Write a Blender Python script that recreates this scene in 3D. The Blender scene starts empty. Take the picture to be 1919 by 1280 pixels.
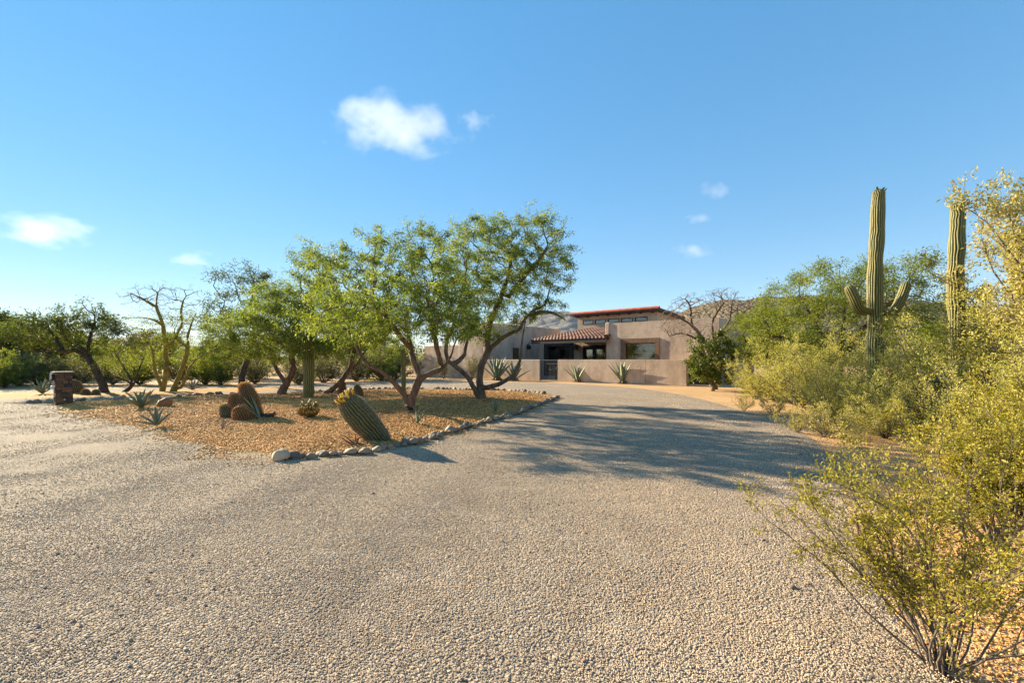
import bpy, math, random
import numpy as np
from mathutils import Vector, Matrix, geometry

# ------------------------------------------------------------------ camera, sky, sun, exposure
SC = bpy.context.scene
COL = SC.collection
F, EYE = 850.0, 1.5                     # focal length in photograph pixels, eye height in metres
cam_d = bpy.data.cameras.new('camera')
cam_d.sensor_width = 36.0
cam_d.lens = 36.0 * F / 1919.0
cam_d.shift_y = 34.0 / 1919.0
cam_d.clip_start = 0.05
cam_d.clip_end = 30000
cam = bpy.data.objects.new('camera', cam_d)
COL.objects.link(cam)
cam.location = (0, 0, EYE)
cam.rotation_euler = (math.pi / 2, 0, 0)
SC.camera = cam

SUN_AZ = (-0.83, 0.558)                  # horizontal direction towards the sun
SUN_EL = math.radians(22)
world = bpy.data.worlds.new('World')
SC.world = world
world.use_nodes = True
wn, wl = world.node_tree.nodes, world.node_tree.links
sky = wn.new('ShaderNodeTexSky')
sky.sky_type = 'NISHITA'
sky.sun_disc = False
sky.sun_elevation = SUN_EL
sky.sun_rotation = math.atan2(SUN_AZ[0], SUN_AZ[1])
sky.altitude = 800
sky.air_density = 1.0
sky.dust_density = 0.0
sky.ozone_density = 3.2
gm = wn.new('ShaderNodeGamma')          # photographic tone of the clear sky, the same in every direction
gm.inputs[1].default_value = 0.43
hs = wn.new('ShaderNodeHueSaturation')
hs.inputs['Saturation'].default_value = 1.95
hs.inputs['Value'].default_value = 1.18
wl.new(sky.outputs[0], gm.inputs[0])
wl.new(gm.outputs[0], hs.inputs['Color'])
wl.new(hs.outputs[0], wn['Background'].inputs[0])
wn['Background'].inputs[1].default_value = 0.13

sun_d = bpy.data.lights.new('sun', 'SUN')
sun_d.energy = 5.0
sun_d.angle = math.radians(0.55)
sun_d.color = (1.0, 0.855, 0.61)
sun = bpy.data.objects.new('sun', sun_d)
COL.objects.link(sun)
tosun = Vector((SUN_AZ[0] * math.cos(SUN_EL), SUN_AZ[1] * math.cos(SUN_EL), math.sin(SUN_EL))).normalized()
sun.rotation_euler = tosun.to_track_quat('Z', 'Y').to_euler()
sun.location = (-30, 20, 30)

SC.view_settings.view_transform = 'Standard'
SC.view_settings.look = 'None'
SC.view_settings.exposure = 1.7
SC.view_settings.gamma = 1.0
cy = SC.cycles
cy.max_bounces = 8
cy.diffuse_bounces = 3
cy.glossy_bounces = 3
cy.transmission_bounces = 6
cy.transparent_max_bounces = 12
cy.volume_bounces = 3
cy.volume_max_steps = 128
cy.sample_clamp_indirect = 6
cy.use_denoising = True
cy.denoiser = 'OPENIMAGEDENOISE'
cy.denoising_input_passes = 'RGB_ALBEDO_NORMAL'

RNG = np.random.default_rng(7)
random.seed(7)


# ------------------------------------------------------------------ helpers
def W(x, y, z):
    """point at depth z (metres from the eye) that stands at photograph position x, y"""
    return np.array([(x - 960) * z / F, z, EYE - (y - 674) * z / F])


def G(x, y):
    """ground point below photograph position x, y"""
    z = EYE * F / (y - 674)
    return np.array([(x - 960) * z / F, z])


def nz(a):
    return a / np.maximum(np.linalg.norm(a, axis=-1, keepdims=True), 1e-9)


class Buf:
    def __init__(s):
        s.v, s.q, s.t, s.a, s.n = [], [], [], [], 0

    def add(s, v, q=None, t=None, a=0.5):
        v = np.asarray(v, dtype=np.float64).reshape(-1, 3)
        s.v.append(v)
        s.a.append(np.broadcast_to(np.asarray(a, dtype=np.float64), (len(v),)))
        if q is not None and len(q):
            s.q.append(np.asarray(q, dtype=np.int64) + s.n)
        if t is not None and len(t):
            s.t.append(np.asarray(t, dtype=np.int64) + s.n)
        s.n += len(v)
        return s

    def box(s, x0, x1, y0, y1, z0, z1, a=0.5):
        v = [(x, y, z) for z in (z0, z1) for y in (y0, y1) for x in (x0, x1)]
        s.add(v, q=[(0, 2, 3, 1), (4, 5, 7, 6), (0, 1, 5, 4), (2, 6, 7, 3), (0, 4, 6, 2), (1, 3, 7, 5)], a=a)
        return s

    def tube(s, P, R, sides=6, cap=True, a=0.5):
        P = np.asarray(P, dtype=float)
        n = len(P)
        R = np.broadcast_to(np.asarray(R, dtype=float), (n,))
        T = np.gradient(P, axis=0) if n > 1 else np.array([[0, 0, 1.0]])
        T = nz(T)
        ref = np.array([0.0, 0, 1]) if abs(T.mean(0)[2]) < 0.8 else np.array([1.0, 0.1, 0])
        A = nz(np.cross(T, ref))
        B = np.cross(T, A)
        th = np.arange(sides) * 2 * math.pi / sides
        ring = A[:, None, :] * np.cos(th)[None, :, None] + B[:, None, :] * np.sin(th)[None, :, None]
        V = P[:, None, :] + ring * R[:, None, None]
        i = np.arange(n - 1)[:, None] * sides
        j = np.arange(sides)[None, :]
        k = (j + 1) % sides
        Q = np.stack([i + j, i + k, i + sides + k, i + sides + j], -1).reshape(-1, 4)
        aa = np.repeat(np.broadcast_to(np.asarray(a, dtype=float), (n,)), sides)
        t = []
        V = V.reshape(-1, 3)
        if cap:
            V = np.vstack([V, P[:1], P[-1:]])
            aa = np.concatenate([aa, aa[:1], aa[-1:]])
            c0, c1 = n * sides, n * sides + 1
            for m in range(sides):
                t.append((c0, (m + 1) % sides, m))
                t.append((c1, (n - 1) * sides + m, (n - 1) * sides + (m + 1) % sides))
        s.add(V, q=Q, t=t, a=aa)
        return s

    def mesh(s, name, mat=None, smooth=False):
        me = bpy.data.meshes.new(name)
        if not s.v:
            return me
        V = np.vstack(s.v)
        q = np.vstack(s.q) if s.q else np.zeros((0, 4), int)
        t = np.vstack(s.t) if s.t else np.zeros((0, 3), int)
        me.vertices.add(len(V))
        me.vertices.foreach_set('co', V.ravel().astype(np.float32))
        li = np.concatenate([q.ravel(), t.ravel()])
        me.loops.add(len(li))
        me.loops.foreach_set('vertex_index', li.astype(np.int32))
        tot = np.concatenate([np.full(len(q), 4), np.full(len(t), 3)]).astype(np.int32)
        st = np.concatenate([[0], np.cumsum(tot)[:-1]]).astype(np.int32)
        me.polygons.add(len(tot))
        me.polygons.foreach_set('loop_start', st)
        me.polygons.foreach_set('loop_total', tot)
        me.polygons.foreach_set('use_smooth', np.full(len(tot), bool(smooth), dtype=bool))
        at = me.attributes.new('rnd', 'FLOAT', 'POINT')
        at.data.foreach_set('value', np.concatenate(s.a).astype(np.float32))
        me.update(calc_edges=True)
        me.validate()
        if mat:
            me.materials.append(mat)
        return me

    def obj(s, name, mat=None, parent=None, smooth=False, loc=None):
        return link(name, s.mesh(name, mat, smooth), parent, loc)


def link(name, data, parent=None, loc=None):
    o = bpy.data.objects.new(name, data)
    COL.objects.link(o)
    if parent:
        o.parent = parent
    if loc is not None:
        o.location = loc
    return o


def tag(o, label, cat, group=None):
    o['label'] = label
    o['category'] = cat
    if group:
        o['group'] = group
    return o


def thing(name, label, cat, loc, group=None, rz=0.0):
    o = link(name, None, None, tuple(loc))
    o.empty_display_size = 0.2
    o.rotation_euler = (0, 0, rz)
    return tag(o, label, cat, group)


def kind(o, k):
    o['kind'] = k
    return o


def copy_tree(o, loc, rz=0.0, sc=(1, 1, 1), label=None):
    c = o.copy()
    COL.objects.link(c)
    c.location = loc
    c.rotation_euler = (0, 0, rz)
    c.scale = sc
    if label:
        c['label'] = label
    for ch in list(o.children):
        d = ch.copy()
        COL.objects.link(d)
        d.parent = c
        for g in list(ch.children):
            e = g.copy()
            COL.objects.link(e)
            e.parent = d
    return c


# ------------------------------------------------------------------ materials
def newmat(name):
    m = bpy.data.materials.new(name)
    m.use_nodes = True
    nt = m.node_tree
    return m, nt.nodes, nt.links, nt.nodes['Principled BSDF']


def ramp(n, l, fac, cols, pos=None):
    r = n.new('ShaderNodeValToRGB')
    el = r.color_ramp.elements
    k = len(cols)
    pos = pos or [i / (k - 1) for i in range(k)]
    while len(el) < k:
        el.new(0.5)
    for e, p, c in zip(el, pos, cols):
        e.position = p
        e.color = (c[0], c[1], c[2], 1)
    l.new(fac, r.inputs[0])
    return r.outputs[0]


def noise(n, l, scale, detail=4, rough=0.6, coord='Object', vec=None, stretch=None):
    t = n.new('ShaderNodeTexNoise')
    t.inputs['Scale'].default_value = scale
    t.inputs['Detail'].default_value = detail
    t.inputs['Roughness'].default_value = rough
    if vec is None:
        tc = n.new('ShaderNodeTexCoord')
        vec = tc.outputs[coord]
    if stretch:
        mp = n.new('ShaderNodeMapping')
        mp.inputs['Scale'].default_value = stretch
        l.new(vec, mp.inputs[0])
        vec = mp.outputs[0]
    l.new(vec, t.inputs['Vector'])
    return t.outputs[0]


def mixc(n, l, fac, a, b, mode='MIX'):
    m = n.new('ShaderNodeMix')
    m.data_type = 'RGBA'
    m.blend_type = mode
    for s, v in ((m.inputs[0], fac), (m.inputs[6], a), (m.inputs[7], b)):
        if hasattr(v, 'links'):
            l.new(v, s)
        elif isinstance(v, (int, float)):
            s.default_value = v
        else:
            s.default_value = (v[0], v[1], v[2], 1)
    return m.outputs[2]


def bump(n, l, h, p, strength=0.5, dist=0.02):
    b = n.new('ShaderNodeBump')
    b.inputs['Strength'].default_value = strength
    b.inputs['Distance'].default_value = dist
    l.new(h, b.inputs['Height'])
    l.new(b.outputs[0], p.inputs['Normal'])


def attr(n, name='rnd'):
    a = n.new('ShaderNodeAttribute')
    a.attribute_name = name
    return a.outputs['Fac']


def objrand(n):
    return n.new('ShaderNodeObjectInfo').outputs['Random']


def simple(name, cols, scale=8.0, rough=0.8, bs=0.3, bd=0.01, metal=0.0, stretch=None, detail=5, spec=0.3):
    m, n, l, p = newmat(name)
    f = noise(n, l, scale, detail, stretch=stretch)
    c = ramp(n, l, f, cols, [0.3, 0.7] if len(cols) == 2 else None)
    l.new(c, p.inputs['Base Color'])
    p.inputs['Roughness'].default_value = rough
    p.inputs['Metallic'].default_value = metal
    p.inputs['Specular IOR Level'].default_value = spec
    if bs:
        bump(n, l, f, p, bs, bd)
    return m


def leafmat(name, cols, trans=0.35, rough=0.55, pos=None):
    m, n, l, p = newmat(name)
    c = ramp(n, l, attr(n), cols, pos)
    l.new(c, p.inputs['Base Color'])
    p.inputs['Roughness'].default_value = rough
    p.inputs['Specular IOR Level'].default_value = 0.35
    tr = n.new('ShaderNodeBsdfTranslucent')
    tc = mixc(n, l, 1.0, c, (1.15, 1.1, 0.55), 'MULTIPLY')
    l.new(tc, tr.inputs[0])
    mx = n.new('ShaderNodeMixShader')
    mx.inputs[0].default_value = trans
    l.new(p.outputs[0], mx.inputs[1])
    l.new(tr.outputs[0], mx.inputs[2])
    l.new(mx.outputs[0], n['Material Output'].inputs[0])
    return m


M = {}
M['bark'] = simple('mesquite_bark', [(0.06, 0.043, 0.032), (0.22, 0.15, 0.10)], 14, 0.9, 0.9, 0.03, stretch=(1, 1, 0.25))
M['bark_dark'] = simple('dark_bark', [(0.03, 0.022, 0.018), (0.10, 0.07, 0.05)], 14, 0.9, 0.8, 0.02, stretch=(1, 1, 0.3))
M['bark_bare'] = simple('bare_twig_bark', [(0.09, 0.055, 0.04), (0.20, 0.13, 0.09)], 12, 0.9, 0.4, 0.01)
M['bark_pv'] = simple('palo_verde_bark', [(0.13, 0.09, 0.015), (0.32, 0.23, 0.04)], 7, 0.7, 0.4, 0.01)
M['twig'] = simple('creosote_stem', [(0.05, 0.04, 0.035), (0.20, 0.16, 0.12)], 30, 0.9, 0.3, 0.003)
M['leaf_mesq'] = leafmat('mesquite_leaf', [(0.045, 0.085, 0.013), (0.14, 0.20, 0.032), (0.265, 0.32, 0.06), (0.44, 0.45, 0.10)], 0.5)
M['leaf_dark'] = leafmat('dark_leaf', [(0.03, 0.055, 0.014), (0.09, 0.12, 0.022), (0.16, 0.17, 0.03)], 0.42)
M['leaf_pv'] = leafmat('palo_verde_leaf', [(0.10, 0.14, 0.02), (0.21, 0.25, 0.03), (0.33, 0.33, 0.045)], 0.48)
M['leaf_bg'] = leafmat('far_leaf', [(0.05, 0.07, 0.014), (0.13, 0.15, 0.03), (0.22, 0.22, 0.055)], 0.42)
M['leaf_greyscrub'] = leafmat('grey_scrub_leaf', [(0.09, 0.09, 0.035), (0.17, 0.16, 0.06), (0.26, 0.23, 0.10)], 0.3)
M['leaf_purple'] = leafmat('purple_scrub_leaf', [(0.05, 0.028, 0.025), (0.10, 0.055, 0.045), (0.13, 0.08, 0.05)], 0.3)
M['leaf_creo'] = leafmat('creosote_leaf', [(0.09, 0.10, 0.012), (0.26, 0.235, 0.022), (0.43, 0.36, 0.045), (0.60, 0.49, 0.17)], 0.42)
M['leaf_tan'] = leafmat('tan_creosote_leaf', [(0.16, 0.15, 0.03), (0.36, 0.33, 0.08), (0.52, 0.44, 0.17), (0.66, 0.55, 0.30)], 0.45)
M['leaf_mid'] = leafmat('olive_creosote_leaf', [(0.16, 0.165, 0.03), (0.38, 0.37, 0.07), (0.56, 0.50, 0.14), (0.72, 0.61, 0.27)], 0.45)
M['leaf_citrus'] = leafmat('citrus_leaf', [(0.04, 0.07, 0.010), (0.12, 0.15, 0.016), (0.27, 0.27, 0.04)], 0.35, 0.4)


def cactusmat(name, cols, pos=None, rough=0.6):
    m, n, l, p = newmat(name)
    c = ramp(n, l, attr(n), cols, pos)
    nf = noise(n, l, 9, 5)
    c2 = mixc(n, l, 0.55, c, ramp(n, l, nf, [(0.45, 0.42, 0.4), (1.25, 1.2, 1.1)]), 'MULTIPLY')
    l.new(c2, p.inputs['Base Color'])
    p.inputs['Roughness'].default_value = rough
    bump(n, l, noise(n, l, 60, 3), p, 0.4, 0.01)
    return m


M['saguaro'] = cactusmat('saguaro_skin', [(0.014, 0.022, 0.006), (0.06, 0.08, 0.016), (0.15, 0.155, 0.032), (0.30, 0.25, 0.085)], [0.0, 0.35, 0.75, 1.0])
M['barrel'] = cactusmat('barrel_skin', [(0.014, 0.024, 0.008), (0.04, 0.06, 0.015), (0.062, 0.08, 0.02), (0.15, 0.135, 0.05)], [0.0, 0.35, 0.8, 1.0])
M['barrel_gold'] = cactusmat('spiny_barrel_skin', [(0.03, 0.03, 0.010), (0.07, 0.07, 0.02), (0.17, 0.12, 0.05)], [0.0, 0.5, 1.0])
M['spine'] = simple('pale_spine', [(0.30, 0.22, 0.14), (0.55, 0.42, 0.30)], 20, 0.6, 0)
M['spine_gold'] = simple('golden_spine', [(0.20, 0.15, 0.06), (0.36, 0.28, 0.12)], 20, 0.6, 0)
M['spine_red'] = simple('orange_spine', [(0.30, 0.13, 0.045), (0.55, 0.30, 0.12)], 20, 0.6, 0)
M['fruit'] = simple('yellow_fruit', [(0.55, 0.33, 0.02), (0.75, 0.55, 0.06)], 25, 0.5, 0.2)
M['fruit_dry'] = simple('dry_flower', [(0.12, 0.04, 0.02), (0.30, 0.13, 0.04)], 25, 0.8, 0.2)
M['fruit_or'] = simple('orange_fruit', [(0.65, 0.22, 0.02), (0.75, 0.42, 0.05)], 25, 0.5, 0.2)
M['bud'] = simple('saguaro_bud', [(0.10, 0.12, 0.03), (0.20, 0.19, 0.06)], 25, 0.6, 0.2)
M['agave'] = cactusmat('agave_leaf', [(0.10, 0.15, 0.10), (0.17, 0.23, 0.15), (0.55, 0.50, 0.28)], [0.0, 0.72, 1.0], 0.5)
M['agave_blue'] = cactusmat('blue_agave_leaf', [(0.09, 0.135, 0.095), (0.17, 0.225, 0.16), (0.30, 0.31, 0.20)], [0.0, 0.8, 1.0], 0.5)
M['agave_grey'] = cactusmat('grey_agave_leaf', [(0.16, 0.17, 0.15), (0.27, 0.27, 0.25), (0.34, 0.33, 0.3)], [0.0, 0.8, 1.0], 0.6)
M['agave_dry'] = simple('dry_agave_base', [(0.06, 0.05, 0.035), (0.20, 0.15, 0.09)], 20, 0.9, 0.5)
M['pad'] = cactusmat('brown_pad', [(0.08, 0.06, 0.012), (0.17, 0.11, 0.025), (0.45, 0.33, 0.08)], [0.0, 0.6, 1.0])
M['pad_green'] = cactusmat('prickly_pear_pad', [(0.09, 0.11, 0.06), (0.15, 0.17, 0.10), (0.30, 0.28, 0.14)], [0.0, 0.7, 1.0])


def rockmat(name, cols, scale=6):
    m, n, l, p = newmat(name)
    c = ramp(n, l, objrand(n), cols)
    f = noise(n, l, scale, 6)
    c2 = mixc(n, l, 0.6, c, ramp(n, l, f, [(0.6, 0.58, 0.55), (1.3, 1.28, 1.22)], [0.3, 0.7]), 'MULTIPLY')
    l.new(c2, p.inputs['Base Color'])
    p.inputs['Roughness'].default_value = 0.8
    bump(n, l, f, p, 0.35, 0.01)
    return m


M['cobble'] = rockmat('river_cobble', [(0.10, 0.085, 0.075), (0.28, 0.20, 0.13), (0.17, 0.145, 0.12), (0.36, 0.27, 0.175), (0.25, 0.15, 0.10), (0.14, 0.125, 0.11), (0.32, 0.225, 0.14)], 9)
M['boulder'] = simple('pale_boulder', [(0.34, 0.25, 0.15), (0.58, 0.47, 0.33)], 7, 0.75, 0.6, 0.02, stretch=(3, 1, 1))
M['boulder_rust'] = simple('rust_boulder', [(0.16, 0.06, 0.02), (0.36, 0.17, 0.07)], 6, 0.7, 0.3)
M['slate'] = rockmat('stacked_slate', [(0.035, 0.03, 0.03), (0.11, 0.06, 0.03), (0.05, 0.04, 0.035), (0.22, 0.11, 0.04), (0.07, 0.055, 0.05), (0.16, 0.085, 0.045)], 20)


def pebblemat(name, cols):
    m, n, l, p = newmat(name)
    ge = n.new('ShaderNodeNewGeometry')
    big = noise(n, l, 1.1, 5, .65, vec=ge.outputs['Position'], stretch=(1.0, .45, 1.0))
    c = ramp(n, l, objrand(n), cols)
    l.new(mixc(n, l, .55, c, ramp(n, l, big, [(0.70, 0.66, 0.63), (1.25, 1.24, 1.22)], [.32, .68]), 'MULTIPLY'), p.inputs['Base Color'])
    p.inputs['Roughness'].default_value = 0.75
    p.inputs['Specular IOR Level'].default_value = 0.3
    return m


GRAV0 = [(0.40, 0.31, 0.21), (0.56, 0.45, 0.31), (0.32, 0.26, 0.20), (0.50, 0.38, 0.24), (0.44, 0.36, 0.27), (0.60, 0.49, 0.35), (0.34, 0.24, 0.16), (0.50, 0.40, 0.28), (0.25, 0.215, 0.19), (0.46, 0.33, 0.22)]
MUL0 = [(0.42, 0.22, 0.075), (0.60, 0.35, 0.13), (0.32, 0.17, 0.065), (0.64, 0.40, 0.17), (0.50, 0.27, 0.10), (0.70, 0.49, 0.26), (0.44, 0.20, 0.07)]
GRAV = [(min(a * 1.3, .82), b_ * 1.26, c * 1.22) for a, b_, c in GRAV0]
MUL = [(min(a * 1.1, .8), b_ * 1.0, c * .76) for a, b_, c in MUL0]
M['pebble'] = pebblemat('gravel_pebble', GRAV)
M['mulch'] = pebblemat('mulch_stone', MUL)


def groundmat(name, cols, fine=55.0, bs=0.8, bd=0.02, tone=0.4):
    m, n, l, p = newmat(name)
    vo = n.new('ShaderNodeTexVoronoi')
    vo.inputs['Scale'].default_value = fine
    tc = n.new('ShaderNodeTexCoord')
    l.new(tc.outputs['Object'], vo.inputs['Vector'])
    sep = n.new('ShaderNodeSeparateColor')
    l.new(vo.outputs['Color'], sep.inputs[0])
    c = ramp(n, l, sep.outputs[0], cols)
    big = noise(n, l, 0.45, 6, 0.65, vec=tc.outputs['Object'])
    c2 = mixc(n, l, tone, c, ramp(n, l, big, [(0.62, 0.60, 0.58), (1.2, 1.2, 1.18)], [0.3, 0.7]), 'MULTIPLY')
    l.new(c2, p.inputs['Base Color'])
    p.inputs['Roughness'].default_value = 0.9
    p.inputs['Specular IOR Level'].default_value = 0.15
    ma = n.new('ShaderNodeMath')
    ma.operation = 'MULTIPLY_ADD'
    l.new(vo.outputs['Distance'], ma.inputs[0])
    ma.inputs[1].default_value = -1.0
    l.new(noise(n, l, fine * 0.25, 5, 0.7, vec=tc.outputs['Object']), ma.inputs[2])
    bump(n, l, ma.outputs[0], p, bs, bd)
    return m


M['gravel_ground'] = groundmat('driveway_gravel', [(0.14, 0.11, 0.085), (0.38, 0.30, 0.22), (0.24, 0.19, 0.145), (0.44, 0.35, 0.255)], 62)
M['bed_ground'] = groundmat('rock_mulch', [(0.32, 0.155, 0.045), (0.52, 0.28, 0.085), (0.42, 0.215, 0.06), (0.58, 0.34, 0.11)], 32)
M['desert'] = groundmat('desert_dirt', [(0.40, 0.25, 0.12), (0.54, 0.34, 0.17), (0.46, 0.29, 0.15)], 40, 0.5, 0.015, 0.6)
M['hill'] = groundmat('hill_scrub', [(0.17, 0.13, 0.08), (0.22, 0.165, 0.10), (0.12, 0.11, 0.06)], 0.2, 0.9, 4.0, 0.7)
M['mountain'] = groundmat('mountain_rock', [(0.10, 0.10, 0.10), (0.17, 0.155, 0.14), (0.13, 0.125, 0.115)], 0.012, 0.9, 30, 0.5)

M['stucco'] = simple('mauve_tan_stucco', [(0.46, 0.345, 0.255), (0.57, 0.435, 0.325)], 2.2, 0.92, 0, detail=8)


def stuccobump(m):
    n, l = m.node_tree.nodes, m.node_tree.links
    p = n['Principled BSDF']
    f = noise(n, l, 9, 8, 0.7)
    bump(n, l, f, p, 0.55, 0.05)
    old = p.inputs['Base Color'].links[0].from_socket
    st = noise(n, l, .8, 7, .72, stretch=(1, 1, .45))
    l.new(mixc(n, l, .8, old, ramp(n, l, st, [(0.66, 0.62, 0.58), (1.12, 1.12, 1.12)], [.36, .6]), 'MULTIPLY'), p.inputs['Base Color'])


stuccobump(M['stucco'])
M['wood_dark'] = simple('dark_brown_fascia', [(0.035, 0.025, 0.022), (0.075, 0.052, 0.043)], 5, 0.7, 0.3, stretch=(0.4, 4, 4))
M['wood'] = simple('weathered_wood', [(0.11, 0.06, 0.032), (0.24, 0.14, 0.08)], 6, 0.75, 0.5, stretch=(4, 4, 0.5))
M['iron'] = simple('dark_iron', [(0.02, 0.02, 0.022), (0.05, 0.048, 0.045)], 20, 0.55, 0.2, metal=0.6)
M['iron_grey'] = simple('grey_iron', [(0.07, 0.072, 0.075), (0.14, 0.14, 0.14)], 20, 0.6, 0.2, metal=0.3)
M['tile'] = rockmat('clay_tile', [(0.13, 0.052, 0.036), (0.21, 0.09, 0.058), (0.085, 0.038, 0.03), (0.25, 0.12, 0.075)], 3.2)
M['tile_red'] = rockmat('red_ridge_tile', [(0.52, 0.09, 0.035), (0.62, 0.14, 0.06), (0.55, 0.17, 0.09)], 4)
M['cap'] = simple('stone_cap', [(0.20, 0.16, 0.13), (0.32, 0.26, 0.21)], 8, 0.8, 0.4)
M['white_plastic'] = simple('white_plastic', [(0.6, 0.6, 0.6), (0.7, 0.7, 0.7)], 5, 0.5, 0)
M['blind'] = simple('brown_blind', [(0.10, 0.07, 0.045), (0.16, 0.11, 0.07)], 5, 0.6, 0)
M['curtain'] = simple('pale_curtain', [(0.30, 0.28, 0.22), (0.42, 0.40, 0.32)], 5, 0.8, 0)
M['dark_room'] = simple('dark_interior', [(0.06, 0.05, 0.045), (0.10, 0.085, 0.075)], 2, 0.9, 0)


def glassmat():
    m, n, l, p = newmat('window_glass')
    tr = n.new('ShaderNodeBsdfTransparent')
    tr.inputs[0].default_value = (0.75, 0.77, 0.76, 1)
    gl = n.new('ShaderNodeBsdfGlossy')
    gl.inputs['Roughness'].default_value = 0.03
    fr = n.new('ShaderNodeFresnel')
    fr.inputs[0].default_value = 1.9
    mx = n.new('ShaderNodeMixShader')
    l.new(fr.outputs[0], mx.inputs[0])
    l.new(tr.outputs[0], mx.inputs[1])
    l.new(gl.outputs[0], mx.inputs[2])
    l.new(mx.outputs[0], n['Material Output'].inputs[0])
    return m


M['glass'] = glassmat()


# ------------------------------------------------------------------ ground: desert, driveway, beds
def und(x, y):
    """slight undulation and wheel ruts of the gravel"""
    x = np.asarray(x, float)
    y = np.asarray(y, float)
    a = 0.010 * np.sin(1.3 * x + 0.55 * y + 1.0) + 0.008 * np.sin(2.9 * x - 1.7 * y) + 0.006 * np.sin(5.1 * y + 2.2 * x + 0.7 * np.sin(x * 1.7))
    r = x - 0.22 * y
    a = a - 0.008 * np.exp(-((r - 0.1) / 0.3) ** 2) - 0.008 * np.exp(-((r + 1.5) / 0.3) ** 2) - 0.006 * np.exp(-((r + 3.3) / 0.3) ** 2)
    return 0.7 * a + 0.036


def catmull(P, n=6, closed=True):
    P = np.asarray(P, float)
    m = len(P)
    out = []
    rngs = range(m) if closed else range(m - 1)
    for i in rngs:
        if closed:
            p0, p1, p2, p3 = P[(i - 1) % m], P[i], P[(i + 1) % m], P[(i + 2) % m]
        else:
            p0, p1, p2, p3 = P[max(i - 1, 0)], P[i], P[i + 1], P[min(i + 2, m - 1)]
        for t in np.arange(n) / n:
            out.append(0.5 * ((2 * p1) + (-p0 + p2) * t + (2 * p0 - 5 * p1 + 4 * p2 - p3) * t * t + (-p0 + 3 * p1 - 3 * p2 + p3) * t ** 3))
    if not closed:
        out.append(P[-1])
    return np.array(out)


def inside(poly, X, Y):
    X = np.asarray(X, float)
    Y = np.asarray(Y, float)
    c = np.zeros(X.shape, bool)
    n = len(poly)
    for i in range(n):
        x0, y0 = poly[i]
        x1, y1 = poly[(i + 1) % n]
        if y0 == y1:
            continue
        k = (y0 > Y) != (y1 > Y)
        c ^= k & (X < (x1 - x0) * (Y - y0) / (y1 - y0) + x0)
    return c


def edge_dist(poly, X, Y):
    d = np.full(np.shape(X), 1e9)
    n = len(poly)
    for i in range(n):
        a = poly[i]
        b = poly[(i + 1) % n]
        ab = b - a
        L = max((ab ** 2).sum(), 1e-9)
        t = np.clip(((X - a[0]) * ab[0] + (Y - a[1]) * ab[1]) / L, 0, 1)
        d = np.minimum(d, np.hypot(X - a[0] - t * ab[0], Y - a[1] - t * ab[1]))
    return d


FRONT_ROCKS = [(1043, 747), (1022, 756), (1000, 765), (960, 781), (905, 796), (850, 812), (800, 829), (760, 840), (700, 852), (640, 857), (590, 862), (530, 867), (506, 872)]
LEFT_EDGE = [(470, 864), (400, 846), (340, 831), (280, 818), (220, 805), (160, 787), (110, 772), (80, 763), (48, 759)]
BACK_ROCKS = [(110, 757), (200, 752), (300, 748), (390, 742), (450, 740.5), (520, 739), (600, 735.5), (680, 732), (785, 731), (900, 733), (970, 735), (1018, 741)]
ISL = catmull([G(*p) for p in FRONT_ROCKS + LEFT_EDGE + BACK_ROCKS], 4)
BED2 = catmull([G(*p) for p in [(-260, 739), (-60, 738), (100, 736.5), (200, 735.5), (300, 733), (400, 730), (480, 728), (560, 728), (600, 730), (540, 732), (450, 736.5), (390, 739.3), (300, 744), (200, 747.5), (100, 749), (-60, 750.5), (-260, 752)]], 4)
DRIVE = np.array(
    [(1.95, -3.0), (1.95, 0.5)] + [tuple(G(*p)) for p in [(1790, 1280), (1700, 1190), (1610, 1050), (1585, 950), (1568, 880), (1535, 832), (1484, 797), (1443, 785), (1381, 767), (1320, 750), (1260, 737), (1200, 728.5), (1120, 722), (1046, 719), (960, 717), (880, 716), (750, 716.5), (640, 717), (560, 719), (480, 722.5), (380, 726), (200, 729), (0, 731), (-260, 733)]] + [(-46, 20), (-46, -3)])


def cdt(poly, pts):
    n = len(poly)
    vs = [Vector((p[0], p[1])) for p in poly] + [Vector((p[0], p[1])) for p in pts]
    es = [(i, (i + 1) % n) for i in range(n)]
    r = geometry.delaunay_2d_cdt(vs, es, [list(range(n))], 1, 1e-5)
    V = np.array([(v.x, v.y) for v in r[0]])
    T = np.array([f[:3] for f in r[2] if len(f) == 3])
    return V, T


def scatter_in(poly, spec, rng):
    """jittered grid points inside poly; spec = [(x0,x1,y0,y1,step)]"""
    out = []
    for x0, x1, y0, y1, s in spec:
        gx, gy = np.meshgrid(np.arange(x0, x1, s), np.arange(y0, y1, s))
        gx = gx.ravel() + rng.uniform(-.3, .3, gx.size) * s
        gy = gy.ravel() + rng.uniform(-.3, .3, gy.size) * s
        k = inside(poly, gx, gy)
        k[k] = edge_dist(poly, gx[k], gy[k]) > s * .4
        out.append(np.stack([gx[k], gy[k]], 1))
    return np.vstack(out)


# desert: one sheet to the horizon, gently uneven
gb = Buf()
rr = np.concatenate([[0.0], np.geomspace(3, 9000, 46)])
th = np.arange(72) * 2 * math.pi / 72
X = rr[:, None] * np.cos(th)
Y = rr[:, None] * np.sin(th)
Zg = np.zeros_like(X)
V = np.stack([X, Y, Zg], -1).reshape(-1, 3)
q = [(i * 72 + j, (i + 1) * 72 + j, (i + 1) * 72 + (j + 1) % 72, i * 72 + (j + 1) % 72) for i in range(1, 46) for j in range(72)]
t = [(0, 72 + j, 72 + (j + 1) % 72) for j in range(72)]
gb.add(V, q=q, t=t)
kind(gb.obj('desert_ground', M['desert'], smooth=True), 'structure')['label'] = 'tan desert dirt reaching to the horizon'

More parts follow.
